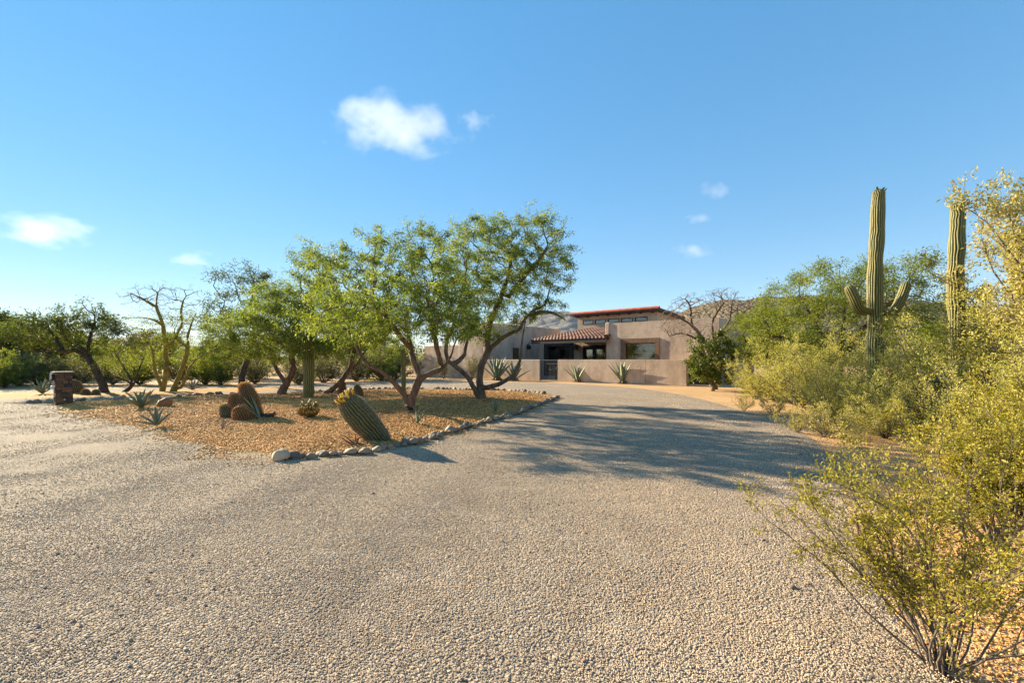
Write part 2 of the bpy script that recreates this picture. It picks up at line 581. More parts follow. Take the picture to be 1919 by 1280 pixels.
drv_pts = scatter_in(DRIVE, [(-6, 8, 1.2, 9, .28), (-46, 10, 9, 32, .9), (-46, -6, -3, 9, 1.2)], RNG)
V2, T2 = cdt(DRIVE, drv_pts)
ed = edge_dist(DRIVE, V2[:, 0], V2[:, 1])
b = Buf().add(np.column_stack([V2, 0.006 + np.clip(ed / .4, 0, 1) * und(V2[:, 0], V2[:, 1])]), t=T2)
drive = kind(b.obj('driveway', M['gravel_ground'], smooth=True), 'structure')
drive['label'] = 'pale gravel circular driveway'


def bedz(poly, X, Y):
    d = edge_dist(poly, X, Y)
    t = np.clip(d / 0.9, 0, 1)
    return 0.03 + 0.05 * t * t * (3 - 2 * t) + 0.012 * np.sin(X * 2.3 + Y) * t + 0.01 * np.sin(Y * 3.1 - X) * t


for poly, nm, lab in ((ISL, 'mulch_bed', 'orange brown rock mulch bed ringed by cobbles'), (BED2, 'mulch_bed', 'narrow orange mulch strip behind the stone pillar')):
    x0, y0 = poly.min(0)
    x1, y1 = poly.max(0)
    pts = scatter_in(poly, [(x0, x1, y0, y1, .4)], RNG)
    V2, T2 = cdt(poly, pts)
    b = Buf().add(np.column_stack([V2, bedz(poly, V2[:, 0], V2[:, 1])]), t=T2)
    o = kind(b.obj(nm, M['bed_ground'], smooth=True), 'structure')
    o['label'] = lab


def scatter_nodes(name, mat, smin, smax, flat, noise_amt):
    ng = bpy.data.node_groups.new(name, 'GeometryNodeTree')
    ng.interface.new_socket('Geometry', in_out='INPUT', socket_type='NodeSocketGeometry')
    ng.interface.new_socket('Geometry', in_out='OUTPUT', socket_type='NodeSocketGeometry')
    n, l = ng.nodes, ng.links
    gi, go = n.new('NodeGroupInput'), n.new('NodeGroupOutput')
    dp = n.new('GeometryNodeDistributePointsOnFaces')
    na = n.new('GeometryNodeInputNamedAttribute')
    na.data_type = 'FLOAT'
    na.inputs[0].default_value = 'dens'
    l.new(gi.outputs[0], dp.inputs['Mesh'])
    l.new(na.outputs[0], dp.inputs['Density'])
    ico = n.new('GeometryNodeMeshIcoSphere')
    ico.inputs['Radius'].default_value = 1.0
    ico.inputs['Subdivisions'].default_value = 2
    sp = n.new('GeometryNodeSetPosition')
    nt = n.new('ShaderNodeTexNoise')
    nt.inputs['Scale'].default_value = 1.1
    vm = n.new('ShaderNodeVectorMath')
    vm.operation = 'SUBTRACT'
    vm.inputs[1].default_value = (0.5, 0.5, 0.5)
    vs = n.new('ShaderNodeVectorMath')
    vs.operation = 'SCALE'
    vs.inputs['Scale'].default_value = noise_amt
    l.new(nt.outputs['Color'], vm.inputs[0])
    l.new(vm.outputs[0], vs.inputs[0])
    l.new(ico.outputs[0], sp.inputs['Geometry'])
    l.new(vs.outputs[0], sp.inputs['Offset'])
    sm = n.new('GeometryNodeSetMaterial')
    sm.inputs['Material'].default_value = mat
    l.new(sp.outputs[0], sm.inputs[0])
    ip = n.new('GeometryNodeInstanceOnPoints')
    rv = n.new('FunctionNodeRandomValue')
    rv.data_type = 'FLOAT_VECTOR'
    rv.inputs[0].default_value = (-0.5, -0.5, 0)
    rv.inputs[1].default_value = (0.5, 0.5, 6.28)
    rs = n.new('FunctionNodeRandomValue')
    rs.data_type = 'FLOAT_VECTOR'
    rs.inputs[0].default_value = (smin, smin, smin * flat)
    rs.inputs[1].default_value = (smax, smax * .8, smax * flat)
    rs.inputs['Seed'].default_value = 5
    ns = n.new('GeometryNodeInputNamedAttribute')
    ns.data_type = 'FLOAT'
    ns.inputs[0].default_value = 'psize'
    sc = n.new('ShaderNodeVectorMath')
    sc.operation = 'SCALE'
    l.new(rs.outputs[0], sc.inputs[0])
    l.new(ns.outputs[0], sc.inputs['Scale'])
    l.new(dp.outputs[0], ip.inputs['Points'])
    l.new(sm.outputs[0], ip.inputs['Instance'])
    l.new(rv.outputs[0], ip.inputs['Rotation'])
    l.new(sc.outputs[0], ip.inputs['Scale'])
    l.new(ip.outputs[0], go.inputs[0])
    return ng


def scatter_obj(name, label, V, T, z, dens, psize, ng):
    b = Buf().add(np.column_stack([V, z]), t=T)
    o = b.obj(name)
    for an, val in (('dens', dens), ('psize', psize)):
        a = o.data.attributes.new(an, 'FLOAT', 'POINT')
        a.data.foreach_set('value', np.asarray(val, np.float32))
    md = o.modifiers.new('scatter', 'NODES')
    md.node_group = ng
    kind(o, 'stuff')
    o['label'] = label
    o['category'] = 'gravel'
    return o


def grid_mesh(x0, x1, y0, y1, s):
    gx, gy = np.meshgrid(np.arange(x0, x1 + s, s), np.arange(y0, y1 + s, s))
    h, w = gx.shape
    i = np.arange(h * w).reshape(h, w)
    T = np.concatenate([np.stack([i[:-1, :-1], i[:-1, 1:], i[1:, 1:]], -1).reshape(-1, 3), np.stack([i[:-1, :-1], i[1:, 1:], i[1:, :-1]], -1).reshape(-1, 3)])
    return np.stack([gx.ravel(), gy.ravel()], 1), T


Vg, Tg = grid_mesh(-24, 9, 1.4, 19, .3)
x, y = Vg[:, 0], Vg[:, 1]
r = np.hypot(x, y)
wob = 0.12 * np.sin(x * 4.1) + 0.1 * np.sin(y * 5.3 + x)
vis = np.abs(x) < 1.22 * y + 0.9
dd = edge_dist(DRIVE, x, y)
ind = inside(DRIVE, x, y)
dsgn = np.where(ind, dd, -dd)
mask_d = np.clip((dsgn + 0.35 + wob) / .5, 0, 1)
dI = edge_dist(ISL, x, y)
inI = inside(ISL, x, y)
mask_i = np.where(inI, np.clip(1 - (dI + wob * .3) / .12, 0, 1) * .2, 1)
lod = np.interp(r, [1.5, 4, 7, 11, 16, 24], [14500, 9500, 3600, 1200, 420, 150])
dens = lod * vis * mask_d * mask_i
ra = x - .22 * y
streak = np.clip(.5 + .3 * np.sin(ra * 3.3 + .6 * np.sin(y * .5)) + .25 * np.sin(ra * 7.1 + y * .35 + 1) + .25 * np.sin(x * 2.1 + y * 3.7) * np.sin(y * 2.3 - x), 0, 1)
keep = dens[Tg].max(1) > 0
psz = np.interp(r, [2, 5, 9, 14, 22], [1.0, 1.1, 1.35, 1.7, 2.4])
ng = scatter_nodes('gravel_scatter', M['pebble'], 0.0018, 0.0052, 0.8, 1.1)
scatter_obj('gravel_pebbles', 'loose tan pea gravel covering the driveway', Vg, Tg[keep], und(x, y) + .0085, dens * (.32 + .68 * streak), psz * (.85 + .3 * streak), ng)

Vg, Tg = grid_mesh(-20, 2, 5, 24, .4)
x, y = Vg[:, 0], Vg[:, 1]
inI = inside(ISL, x, y)
dI = np.where(inI, 1, -1) * edge_dist(ISL, x, y)
wob = 0.1 * np.sin(x * 4.1) + 0.1 * np.sin(y * 5.3 + x)
mk = np.clip((dI + .15 + wob) / .35, 0, 1)
dens = np.interp(np.hypot(x, y), [6, 9, 13, 18, 25], [1100, 900, 480, 200, 90]) * mk
keep = dens[Tg].max(1) > 0
psz = np.interp(np.hypot(x, y), [6, 12, 24], [1.0, 1.2, 1.6])
zz = np.where(inI, bedz(ISL, x, y) + .004, 0.04)
ng = scatter_nodes('mulch_scatter', M['mulch'], 0.009, 0.022, 0.7, 1.3)
scatter_obj('mulch_stones', 'crushed orange brown stone mulch in the cobble ringed bed', Vg, Tg[keep], zz, dens, psz, ng)

# coarser stray stones in the gravel, dry litter below the mesquites
M['stray'] = pebblemat('stray_stone', [(0.16, 0.12, 0.09), (0.34, 0.24, 0.17), (0.22, 0.17, 0.13), (0.46, 0.36, 0.26), (0.30, 0.16, 0.10)])
M['litter'] = pebblemat('dry_litter', [(0.14, 0.08, 0.035), (0.24, 0.14, 0.06), (0.10, 0.06, 0.03), (0.32, 0.21, 0.10)])
Vs, Ts = grid_mesh(-15, 9, 1.4, 14, .3)
xs_, ys_ = Vs[:, 0], Vs[:, 1]
dn = np.interp(np.hypot(xs_, ys_), [2, 6, 14], [46, 26, 8]) * (np.abs(xs_) < 1.22 * ys_ + .9) * inside(DRIVE, xs_, ys_) * ~inside(ISL, xs_, ys_) * np.clip(.5 + np.sin(xs_ * 1.7 + ys_) * np.sin(ys_ * 1.3 - xs_ * .4), 0.1, 1.5)
kp = dn[Ts].max(1) > 0
scatter_obj('stray_stones', 'coarser brown and grey stones mixed into the driveway gravel', Vs, Ts[kp], und(xs_, ys_) + .008, dn, np.ones(len(xs_)), scatter_nodes('stray_scatter', M['stray'], .006, .015, .7, 1.2))
Vs, Ts = grid_mesh(-16, 2, 6, 22, .4)
xs_, ys_ = Vs[:, 0], Vs[:, 1]
nt_ = np.zeros(len(xs_))
for (px_, py_, rad_) in ((770, 780, 2.6), (900, 752, 3.2), (527, 743, 3.0), (606, 742, 2.4), (690, 835, 1.0), (455, 792, 1.0)):
    gq = G(px_, py_)
    nt_ = np.maximum(nt_, np.clip(1.3 - np.hypot(xs_ - gq[0], ys_ - gq[1]) / rad_, 0, 1))
dn = 230 * nt_ * inside(ISL, xs_, ys_) + 12 * inside(ISL, xs_, ys_)
kp = dn[Ts].max(1) > 0
scatter_obj('leaf_litter', 'dry brown leaf and pod litter below the mesquites', Vs, Ts[kp], np.where(inside(ISL, xs_, ys_), bedz(ISL, xs_, ys_), .03) + .02, dn, np.ones(len(xs_)), scatter_nodes('litter_scatter', M['litter'], .004, .03, .22, .6))

# dirt stones on the right verge
Vg, Tg = grid_mesh(1.5, 12, 1.4, 14, .4)
x, y = Vg[:, 0], Vg[:, 1]
ind = inside(DRIVE, x, y)
ds = np.where(ind, -1, 1) * edge_dist(DRIVE, x, y)
dens = np.interp(np.hypot(x, y), [2, 5, 12], [3200, 900, 60]) * np.clip((ds + .3) / .5, 0, 1) * (np.abs(x) < 1.22 * y + .9)
keep = dens[Tg].max(1) > 0
ng = scatter_nodes('verge_scatter', M['mulch'], 0.004, 0.013, 0.7, 1.3)
scatter_obj('verge_pebbles', 'scattered orange pebbles on the dirt under the creosote', Vg, Tg[keep], np.full(len(x), .003), dens, np.ones(len(x)), ng)


# ------------------------------------------------------------------ hills
def ridge(name, label, pts, D, depth, mat, seed, rough, amp=.12):
    rng = np.random.default_rng(seed)
    px = np.array([p[0] for p in pts], float)
    py = np.array([p[1] for p in pts], float)
    xs = np.linspace(px[0], px[-1], 150)
    sk = np.interp(xs, px, py)
    H = np.maximum(EYE + (674 - sk) * D / F, 0)
    rows = 22
    ph = rng.uniform(0, 6, (8, 2))
    b = Buf()
    V = []
    for j in range(rows):
        tt = j / (rows - 1)
        yd = D + (tt - .62) * depth
        prof = np.sin(np.clip(tt / .62, 0, 1) * math.pi / 2) ** 1.4 if tt <= .62 else np.cos((tt - .62) / .38 * math.pi / 2)
        Xw = (xs - 960) * D / F
        nn = sum(np.sin(Xw * k * rough + yd * rough * k * 0.7 + ph[i, 0]) * np.sin(yd * k * rough * .8 - Xw * rough * k * .3 + ph[i, 1]) / k for i, k in enumerate((1, 2, 3.3, 5.1, 8.3, 13)))
        z = H * prof * (1 + amp * nn * (1 - abs(tt - .62) * 0.6)) - (2.0 if j in (0, rows - 1) else 0)
        V.append(np.column_stack([Xw, np.full_like(Xw, yd), z]))
    m = len(xs)
    q = [(j * m + i, j * m + i + 1, (j + 1) * m + i + 1, (j + 1) * m + i) for j in range(rows - 1) for i in range(m - 1)]
    b.add(np.vstack(V), q=q)
    o = kind(b.obj(name, mat, smooth=True), 'structure')
    o['label'] = label
    return o


ridge('hill', 'scrubby tan hill behind the bare tree', [(1130, 674), (1180, 630), (1225, 606), (1250, 589), (1300, 576), (1350, 564), (1400, 565), (1450, 562), (1500, 556), (1600, 562), (1700, 575), (1800, 596), (1919, 610), (2300, 672)], 750, 500, M['hill'], 3, .018, .06)
ridge('mountains', 'blue grey mountains beyond the roof', [(780, 674), (880, 640), (950, 612), (1000, 601), (1030, 595), (1060, 594), (1100, 597), (1140, 586), (1180, 578), (1213, 573), (1235, 577), (1260, 590), (1300, 604), (1400, 630), (1560, 674)], 3600, 2200, M['mountain'], 5, .0035)


# ------------------------------------------------------------------ house
H_O = np.array([3.146, 31.098])
H_A = math.atan2(-0.644, 0.765)
HOUSE = (H_O[0], H_O[1], 0.0)


def hw(s, d, z=0.0):
    c, sn = math.cos(H_A), math.sin(H_A)
    return np.array([H_O[0] + s * c - d * sn, H_O[1] + s * sn + d * c, z])


def wall_open(b, s0, s1, d0, d1, z0, z1, ops=()):
    ss = sorted({s0, s1, *[v for o in ops for v in o[:2]]})
    zs = sorted({z0, z1, *[v for o in ops for v in o[2:]]})
    for i in range(len(ss) - 1):
        for j in range(len(zs) - 1):
            cs, cz = (ss[i] + ss[i + 1]) / 2, (zs[j] + zs[j + 1]) / 2
            if any(o[0] < cs < o[1] and o[2] < cz < o[3] for o in ops):
                continue
            b.box(ss[i], ss[i + 1], d0, d1, zs[j], zs[j + 1])
    return b


def soften(o, w=0.04, seg=2):
    m = o.modifiers.new('soft', 'BEVEL')
    m.width = w
    m.segments = seg
    m.limit_method = 'ANGLE'
    return o


house = thing('house', 'stucco house with clay tile porch roof and clerestory windows', 'house', HOUSE, rz=H_A)
# garden wall
gw = thing('garden_wall', 'low tan stucco garden wall in front of the house, right of the gate', 'wall', HOUSE, 'garden walls', rz=H_A)
soften(Buf().box(0, 6.28, 0, .2, 0, 1.5).obj('wall_panel', M['stucco'], gw), .012)
soften(Buf().box(6.292, 8.70, 0, .2, 0, 1.498).obj('wall_panel', M['stucco'], gw), .012)
Buf().box(6.27, 6.30, .03, .19, 0, 1.49).obj('joint_strip', M['cap'], gw)
soften(Buf().box(8.52, 8.72, .2, 3.1, 0, 1.497).obj('wall_return', M['stucco'], gw), .03)
gw2 = thing('garden_wall', 'low tan stucco garden wall left of the iron gate', 'wall', HOUSE, 'garden walls', rz=H_A)
soften(Buf().box(-15.2, -1.55, 0, .2, 0, 1.5).obj('wall_panel', M['stucco'], gw2), .03)
# main block
b = Buf()
WO = (3.5, 5.65, 0.95, 2.62)
wall_open(b, 2.09, 9.6, 3.0, 3.3, 0, 4.05, [WO])
b.box(2.09, 2.39, 3.3, 8.0, 0, 4.0)
b.box(9.3, 9.6, 3.3, 12, 0, 4.0)
b.box(2.39, 9.3, 3.3, 12.0, 3.62, 3.75)
b.obj('wall', M['stucco'], house)
soften(Buf().box(2.02, 2.34, 2.93, 3.36, 3.2, 4.13).obj('parapet_pier', M['stucco'], house), .06)
# wood framed window
win = Buf()
for bx in ((3.2, 3.5, 2.93, 3.12, .8, 2.62), (5.65, 5.95, 2.93, 3.12, .8, 2.62), (3.2, 5.95, 2.925, 3.12, 2.622, 2.93)):
    win.box(*bx)
win = win.obj('window', M['wood'], house)
fr = Buf()
for bx in ((3.5, 3.56, 3.1, 3.18, .95, 2.62), (5.59, 5.65, 3.1, 3.18, .95, 2.62), (3.56, 5.59, 3.1, 3.18, 2.56, 2.62), (3.56, 5.59, 3.1, 3.18, .95, 1.01)):
    fr.box(*bx)
fr.obj('frame', M['wood_dark'], win)
Buf().box(3.56, 5.59, 3.13, 3.14, 1.01, 2.56).obj('pane', M['glass'], win)
for k in range(17):
    z = 1.05 + k * .09
    v = np.array([(3.57, 3.19, z), (5.58, 3.19, z), (5.58, 3.235, z + .05), (3.57, 3.235, z + .05)])
    v = np.vstack([v, v + np.array([0, .004, -.006])])
    Buf().add(v, q=[(0, 1, 2, 3), (7, 6, 5, 4), (0, 4, 5, 1), (2, 6, 7, 3), (1, 5, 6, 2), (0, 3, 7, 4)]).obj('slat', M['blind'], win)
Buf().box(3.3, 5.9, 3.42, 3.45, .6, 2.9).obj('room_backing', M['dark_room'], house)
# porch back wall with slider and french doors
SL, FR = (-6.6, -4.15, 0.05, 2.7), (-2.75, -0.81, 0.05, 2.62)
b = Buf()
wall_open(b, -7.55, 2.09, 8.0, 8.3, 0, 3.4, [SL, FR])
b.obj('wall', M['stucco'], house)
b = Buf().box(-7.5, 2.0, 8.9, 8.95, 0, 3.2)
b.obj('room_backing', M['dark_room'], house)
sd = Buf()
for bx in ((-6.95, -6.6, 7.9, 8.1, 0, 2.95), (-4.15, -3.8, 7.9, 8.1, 0, 2.95), (-6.6, -4.15, 7.9, 8.1, 2.7, 2.95)):
    sd.box(*bx)
sd = sd.obj('sliding_door', M['wood_dark'], house)
for k in range(2):
    a0 = -6.6 + k * 1.225
    p = Buf()
    for bx in ((a0, a0 + .07, 8.1 + .05 * k, 8.14 + .05 * k, .05, 2.7), (a0 + 1.155, a0 + 1.225, 8.1 + .05 * k, 8.14 + .05 * k, .05, 2.7), (a0 + .07, a0 + 1.155, 8.1 + .05 * k, 8.14 + .05 * k, 2.6, 2.7), (a0 + .07, a0 + 1.155, 8.1 + .05 * k, 8.14 + .05 * k, .05, .17)):
        p.box(*bx)
    p.obj('door_panel', M['iron'], sd)
    Buf().box(a0 + .07, a0 + 1.155, 8.115 + .05 * k, 8.125 + .05 * k, .17, 2.6).obj('pane', M['glass'], sd)
for k in range(12):
    Buf().box(-5.35 + k * .09, -5.28 + k * .09, 8.34, 8.35, .2, 2.55).obj('vertical_blind', M['curtain'] if k % 2 else M['blind'], sd)
fd = Buf()
for bx in ((-2.85, -2.75, 7.93, 8.1, 0, 2.72), (-.81, -.71, 7.93, 8.1, 0, 2.72), (-2.75, -.81, 7.93, 8.1, 2.62, 2.72)):
    fd.box(*bx)
fd = fd.obj('french_door', M['wood_dark'], house)
for k in range(2):
    a0 = -2.75 + k * .97
    p = Buf()
    for bx in ((a0, a0 + .2, 8.08, 8.13, .05, 2.62), (a0 + .77, a0 + .97, 8.08, 8.13, .05, 2.62), (a0 + .2, a0 + .77, 8.08, 8.13, 2.35, 2.62), (a0 + .2, a0 + .77, 8.08, 8.13, .05, .4)):
        p.box(*bx)
    p.obj('door_leaf', M['iron'], fd)
    Buf().box(a0 + .2, a0 + .77, 8.1, 8.11, .4, 2.35).obj('pane', M['glass'], fd)
    Buf().box(a0 + .22, a0 + .75, 8.2, 8.22, .4, 2.35).obj('curtain', M['curtain'], fd)
# porch roof
E0, E1, ZE, ZT = 2.6, 11.5, 3.0, 4.36
sl = (ZT - ZE) / (E1 - E0)
b = Buf()
s0, s1 = -4.26, 2.3
v = [(s0, E0, ZE), (s1, E0, ZE), (s1, E1, ZT), (s0, E1, ZT)]
v = np.array(v + [(p[0], p[1], p[2] - .14) for p in v])
b.add(v, q=[(0, 1, 2, 3), (7, 6, 5, 4), (0, 4, 5, 1), (2, 6, 7, 3), (1, 5, 6, 2), (0, 3, 7, 4)])
roof = b.obj('porch_roof', M['wood_dark'], house)
Buf().box(s0 - .03, s1 + .03, E0 - .06, E0 - .004, ZE - .27, ZE + .04).obj('fascia', M['wood_dark'], roof)
rb = np.array([(s0 - .06, E0, ZE - .24), (s0 - .004, E0, ZE - .24), (s0 - .004, E1, ZT - .24), (s0 - .06, E1, ZT - .24)])
rb = np.vstack([rb, rb + np.array([0, 0, .3])])
Buf().add(rb, q=[(3, 2, 1, 0), (4, 5, 6, 7), (0, 1, 5, 4), (2, 3, 7, 6), (1, 2, 6, 5), (0, 4, 7, 3)]).obj('rake_board', M['wood_dark'], roof)


def course_mesh():
    b = Buf()
    n = 20
    stp = (E1 - E0 + .08) / n
    for k in range(n):
        y0, y1 = E0 - .10 + k * stp, E0 - .10 + (k + 1) * stp + .05
        P = []
        for (yy, rad, lift) in ((y0, .145, .055), (y1, .115, .015)):
            zc = ZE + (yy - E0) * sl + lift
            for a in np.linspace(0, math.pi, 7):
                P.append((math.cos(a) * rad, yy, zc + math.sin(a) * rad * .8))
        q = [(i, i + 1, i + 8, i + 7) for i in range(6)]
        P += [(0, y0 + .002, ZE + (y0 - E0) * sl + .03)]
        t = [(14, i + 1, i) for i in range(6)]
        b.add(P, q=q, t=t, a=0.5)
    return b.mesh('tile_course', M['tile'], True)


cm = course_mesh()
nc = 22
for k in range(nc):
    o = link('tile_course', cm, roof)
    o.location = (s0 + .12 + k * (s1 - s0 - .24) / (nc - 1), 0, 0)
for k in range(7):      # hip capping at the right end of the eave
    b = Buf()
    yy = E0 - .12 + k * .4
    P = []
    for dy, rad in ((0, .17), (.44, .14)):
        for a in np.linspace(0, math.pi, 7):
            P.append((s1 + math.cos(a) * rad, yy + dy, ZE + (yy + dy - E0) * sl + .10 + math.sin(a) * rad))
    b.add(P, q=[(i, i + 1, i + 8, i + 7) for i in range(6)])
    b.obj('cap_tile', M['tile'], roof, True)
# clerestory
CD = 11.56
b = Buf()
cw = []
for k in range(5):
    a0 = -5.05 + k * 1.325
    cw.append((a0, a0 + 1.16, 4.82, 5.22))
wall_open(b, -5.6, 2.25, CD, CD + .25, 3.4, 5.6, cw)
b.box(-5.6, -5.35, CD + .25, CD + 5, 3.4, 5.55)
b.box(2.0, 2.25, CD + .25, CD + 5, 3.4, 5.55)
b.obj('clerestory_wall', M['stucco'], house)
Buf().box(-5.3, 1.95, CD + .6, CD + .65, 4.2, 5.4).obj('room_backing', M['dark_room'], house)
for (a0, a1, z0, z1) in cw:
    b = Buf()
    for bx in ((a0, a0 + .07, CD - .03, CD + .08, z0, z1), (a1 - .07, a1, CD - .03, CD + .08, z0, z1), (a0 + .07, a1 - .07, CD - .03, CD + .08, z1 - .06, z1), (a0 + .07, a1 - .07, CD - .03, CD + .08, z0, z0 + .05)):
        b.box(*bx)
    w_ = b.obj('window', M['wood_dark'], house)
    Buf().box(a0 + .07, a1 - .07, CD + .02, CD + .03, z0 + .05, z1 - .06).obj('pane', M['glass'], w_)
b = Buf()
v = [(-6.0, CD - .75, 5.62), (2.75, CD - .75, 5.62), (2.75, CD + 5.4, 5.3), (-6.0, CD + 5.4, 5.3)]
v = np.array(v + [(p[0], p[1], p[2] + .2) for p in v])
b.add(v, q=[(3, 2, 1, 0), (4, 5, 6, 7), (0, 1, 5, 4), (2, 3, 7, 6), (1, 2, 6, 5), (0, 4, 7, 3)])
cr = b.obj('clerestory_roof', M['wood_dark'], house)
for k in range(27):
    b = Buf()
    xx = -6.08 + k * .325
    P = []
    for dx, rad in ((0, .175), (.37, .145)):
        for a in np.linspace(-.25, math.pi + .1, 8):
            P.append((xx + dx, CD - .68 - math.cos(a) * rad, 5.80 + math.sin(a) * rad * 1.05 + (.012 if k % 3 else 0)))
    b.add(P, q=[(i, i + 8, i + 9, i + 1) for i in range(7)])
    b.obj('ridge_tile', M['tile_red'], cr, True)
for k in range(8):
    Buf().box(-5.5 + k * 1.05, -5.38 + k * 1.05, CD - .7, CD, 5.5, 5.62).obj('rafter_tail', M['wood_dark'], cr)
# left wing
b = Buf()
b.box(-10.4, -7.55, .5, 11.6, 0, 4.5)
soften(b.obj('wing_wall', M['stucco'], house), .06)
soften(Buf().box(-15.1, -10.4, .6, 9, 0, 2.75).obj('low_wing_wall', M['stucco'], house), .06)
b = Buf()
for bx in ((-7.60, -7.50, 4.05, 4.15, 1.0, 2.62), (-7.6, -7.5, 5.0, 5.1, 1.0, 2.62), (-7.6, -7.5, 4.15, 5.0, 2.52, 2.62)):
    b.box(*bx)
w_ = b.obj('window', M['stucco'], house)
Buf().box(-7.56, -7.535, 4.15, 5.0, 1.0, 2.52).obj('pane', M['glass'], w_)
Buf().box(-7.55, 2.1, 2.6, 8.0, 0, .04).obj('porch_floor', M['cap'], house)


def lantern(label, s, d, z, side):
    t = thing('wall_lantern', label, 'lantern', hw(s, d, z), 'wall lanterns', rz=H_A + side)
    Buf().box(-.05, .05, -.04, 0, -.12, .22).obj('wall_plate', M['iron'], t)
    Buf().tube([(0, -.03, .16), (0, -.14, .24), (0, -.2, .2)], .018, 6).obj('bracket', M['iron'], t)
    c = Buf()
    for sx in (-1, 1):
        for sy in (-1, 1):
            c.box(sx * .12 - .015, sx * .12 + .015, -.2 + sy * .12 - .015, -.2 + sy * .12 + .015, -.22, .08)
    c.box(-.14, .14, -.34, -.06, -.25, -.22)
    c.obj('cage', M['iron'], t)
    P = [(-.17, -.37, .08), (.17, -.37, .08), (.17, -.03, .08), (-.17, -.03, .08), (0, -.2, .2)]
    Buf().add(P, t=[(0, 1, 4), (1, 2, 4), (2, 3, 4), (3, 0, 4)], q=[(3, 2, 1, 0)]).obj('lamp_roof', M['iron'], t)
    a = np.linspace(0, 2 * math.pi, 13)
    Buf().tube(np.stack([np.cos(a) * .09, np.full(13, -.2), .29 + np.sin(a) * .09], 1), .014, 5, False).obj('ring', M['iron'], t)
    Buf().box(-.1, .1, -.3, -.1, -.2, .06).obj('pane', M['glass'], t)
    return t


lantern('black lantern on the shaded wall left of the porch roof', -7.55, 6.2, 2.66, math.pi / 2)
lantern('black lantern beside the french doors under the porch roof', -3.45, 8.0, 2.6, 0)

# gate
gt = thing('iron_gate', 'dark iron bar gate between the two stucco garden walls', 'gate', HOUSE, rz=H_A)
b = Buf()
for bx in ((-1.52, -1.46, .06, .12, .04, 1.49), (-.09, -.03, .06, .12, .04, 1.49), (-1.46, -.09, .06, .12, 1.43, 1.49), (-1.46, -.09, .06, .12, .06, .12), (-1.46, -.09, .065, .115, 1.18, 1.22)):
    b.box(*bx)
b.obj('gate_frame', M['iron_grey'], gt)
for k in range(11):
    x0 = -1.36 + k * .116
    Buf().box(x0 - .011, x0 + .011, .08, .10, .12, 1.43).obj('bar', M['iron_grey'], gt)
Buf().box(-.2, -.12, .03, .06, .85, 1.0).obj('latch', M['iron_grey'], gt)
pt = thing('patio_table', 'dark pedestal table seen through the iron gate', 'table', hw(-1.25, 1.6, 0), rz=H_A)
a = np.linspace(0, 2 * math.pi, 17)[:-1]
Buf().tube([(0, 0, .76), (0, 0, .80)], [.55, .55], 20).obj('table_top', M['iron'], pt)
Buf().tube([(0, 0, .05), (0, 0, .3), (0, 0, .6), (0, 0, .76)], [.14, .06, .08, .26], 12).obj('pedestal', M['iron'], pt)
Buf().tube([(0, 0, 0), (0, 0, .06)], [.3, .28], 16).obj('foot', M['iron'], pt)
# dark panel right of the wall
sg = thing('side_gate', 'dark solid side gate half hidden behind the round citrus bush', 'gate', hw(8.75, .3, 0), rz=H_A)
Buf().box(0, 1.3, 0, .05, .12, 1.15).obj('gate_panel', M['iron'], sg)
Buf().box(0, .08, -.04, .0, 0, 1.2).obj('post', M['iron'], sg)
Buf().box(-.0, 1.6, -.1, .2, 0, .11).obj('kerb_stone', M['stucco'], sg)


# ------------------------------------------------------------------ stone pillar
pz = G(119, 762)
pil = thing('mailbox_pillar', 'stacked dark slate mailbox pillar with flat cap at the bed corner', 'pillar', (pz[0] - .13, pz[1] + .13, 0.03), rz=math.radians(53))
hwid = .185
Buf().box(-hwid + .035, hwid - .035, -hwid + .035, hwid - .035, 0, 1.05).obj('core', M['dark_room'], pil)
rs = np.random.default_rng(4)
z = 0.0
while z < 1.03:
    h = rs.uniform(.055, .11)
    h = min(h, 1.05 - z)
    for side in range(4):
        x = -hwid
        while x < hwid - .01:
            w = rs.uniform(.09, .22)
            if x + w > hwid - .06:
                w = hwid - x
            pr = rs.uniform(0, .03)
            bb = Buf().box(x + .004, x + w - .004, -hwid - pr, -hwid + .06, z + .004, z + h - .004)
            o = bb.obj('stone', M['slate'], pil)
            o.rotation_euler = (0, 0, side * math.pi / 2)
            x += w
    z += h
soften(Buf().box(-hwid - .05, hwid + .05, -hwid - .05, hwid + .05, 1.05, 1.085).obj('cap', M['cap'], pil), .01)
mb = Buf()
a = np.linspace(0, math.pi, 9)
prof = [(-.10, -.12)] + [(-math.cos(t_) * .10, math.sin(t_) * .10) for t_ in a] + [(.10, -.12)]
P = [(-hwid - .12, px_, .93 + pz_) for px_, pz_ in prof] + [(-hwid + .05, px_, .93 + pz_) for px_, pz_ in prof]
n_ = len(prof)
mb.add(P, q=[(i, i + n_, i + n_ + 1, i + 1) for i in range(n_ - 1)] + [(0, n_ - 1, 2 * n_ - 1, n_)], t=[(0, i, i + 1) for i in range(1, n_ - 1)])
mbo = mb.obj('mailbox', M['iron'], pil)
Buf().box(-hwid - .12, -hwid - .10, -.14, -.12, .85, 1.09).obj('flag', M['white_plastic'], mbo)
soften(Buf().box(-hwid - .10, -hwid, -.07, .03, .52, .64).obj('side_lamp', M['white_plastic'], pil), .01)
Buf().tube([(.0, -hwid - .035, .19), (.0, -hwid - .05, .19)], .022, 10).obj('reflector', M['white_plastic'], pil)


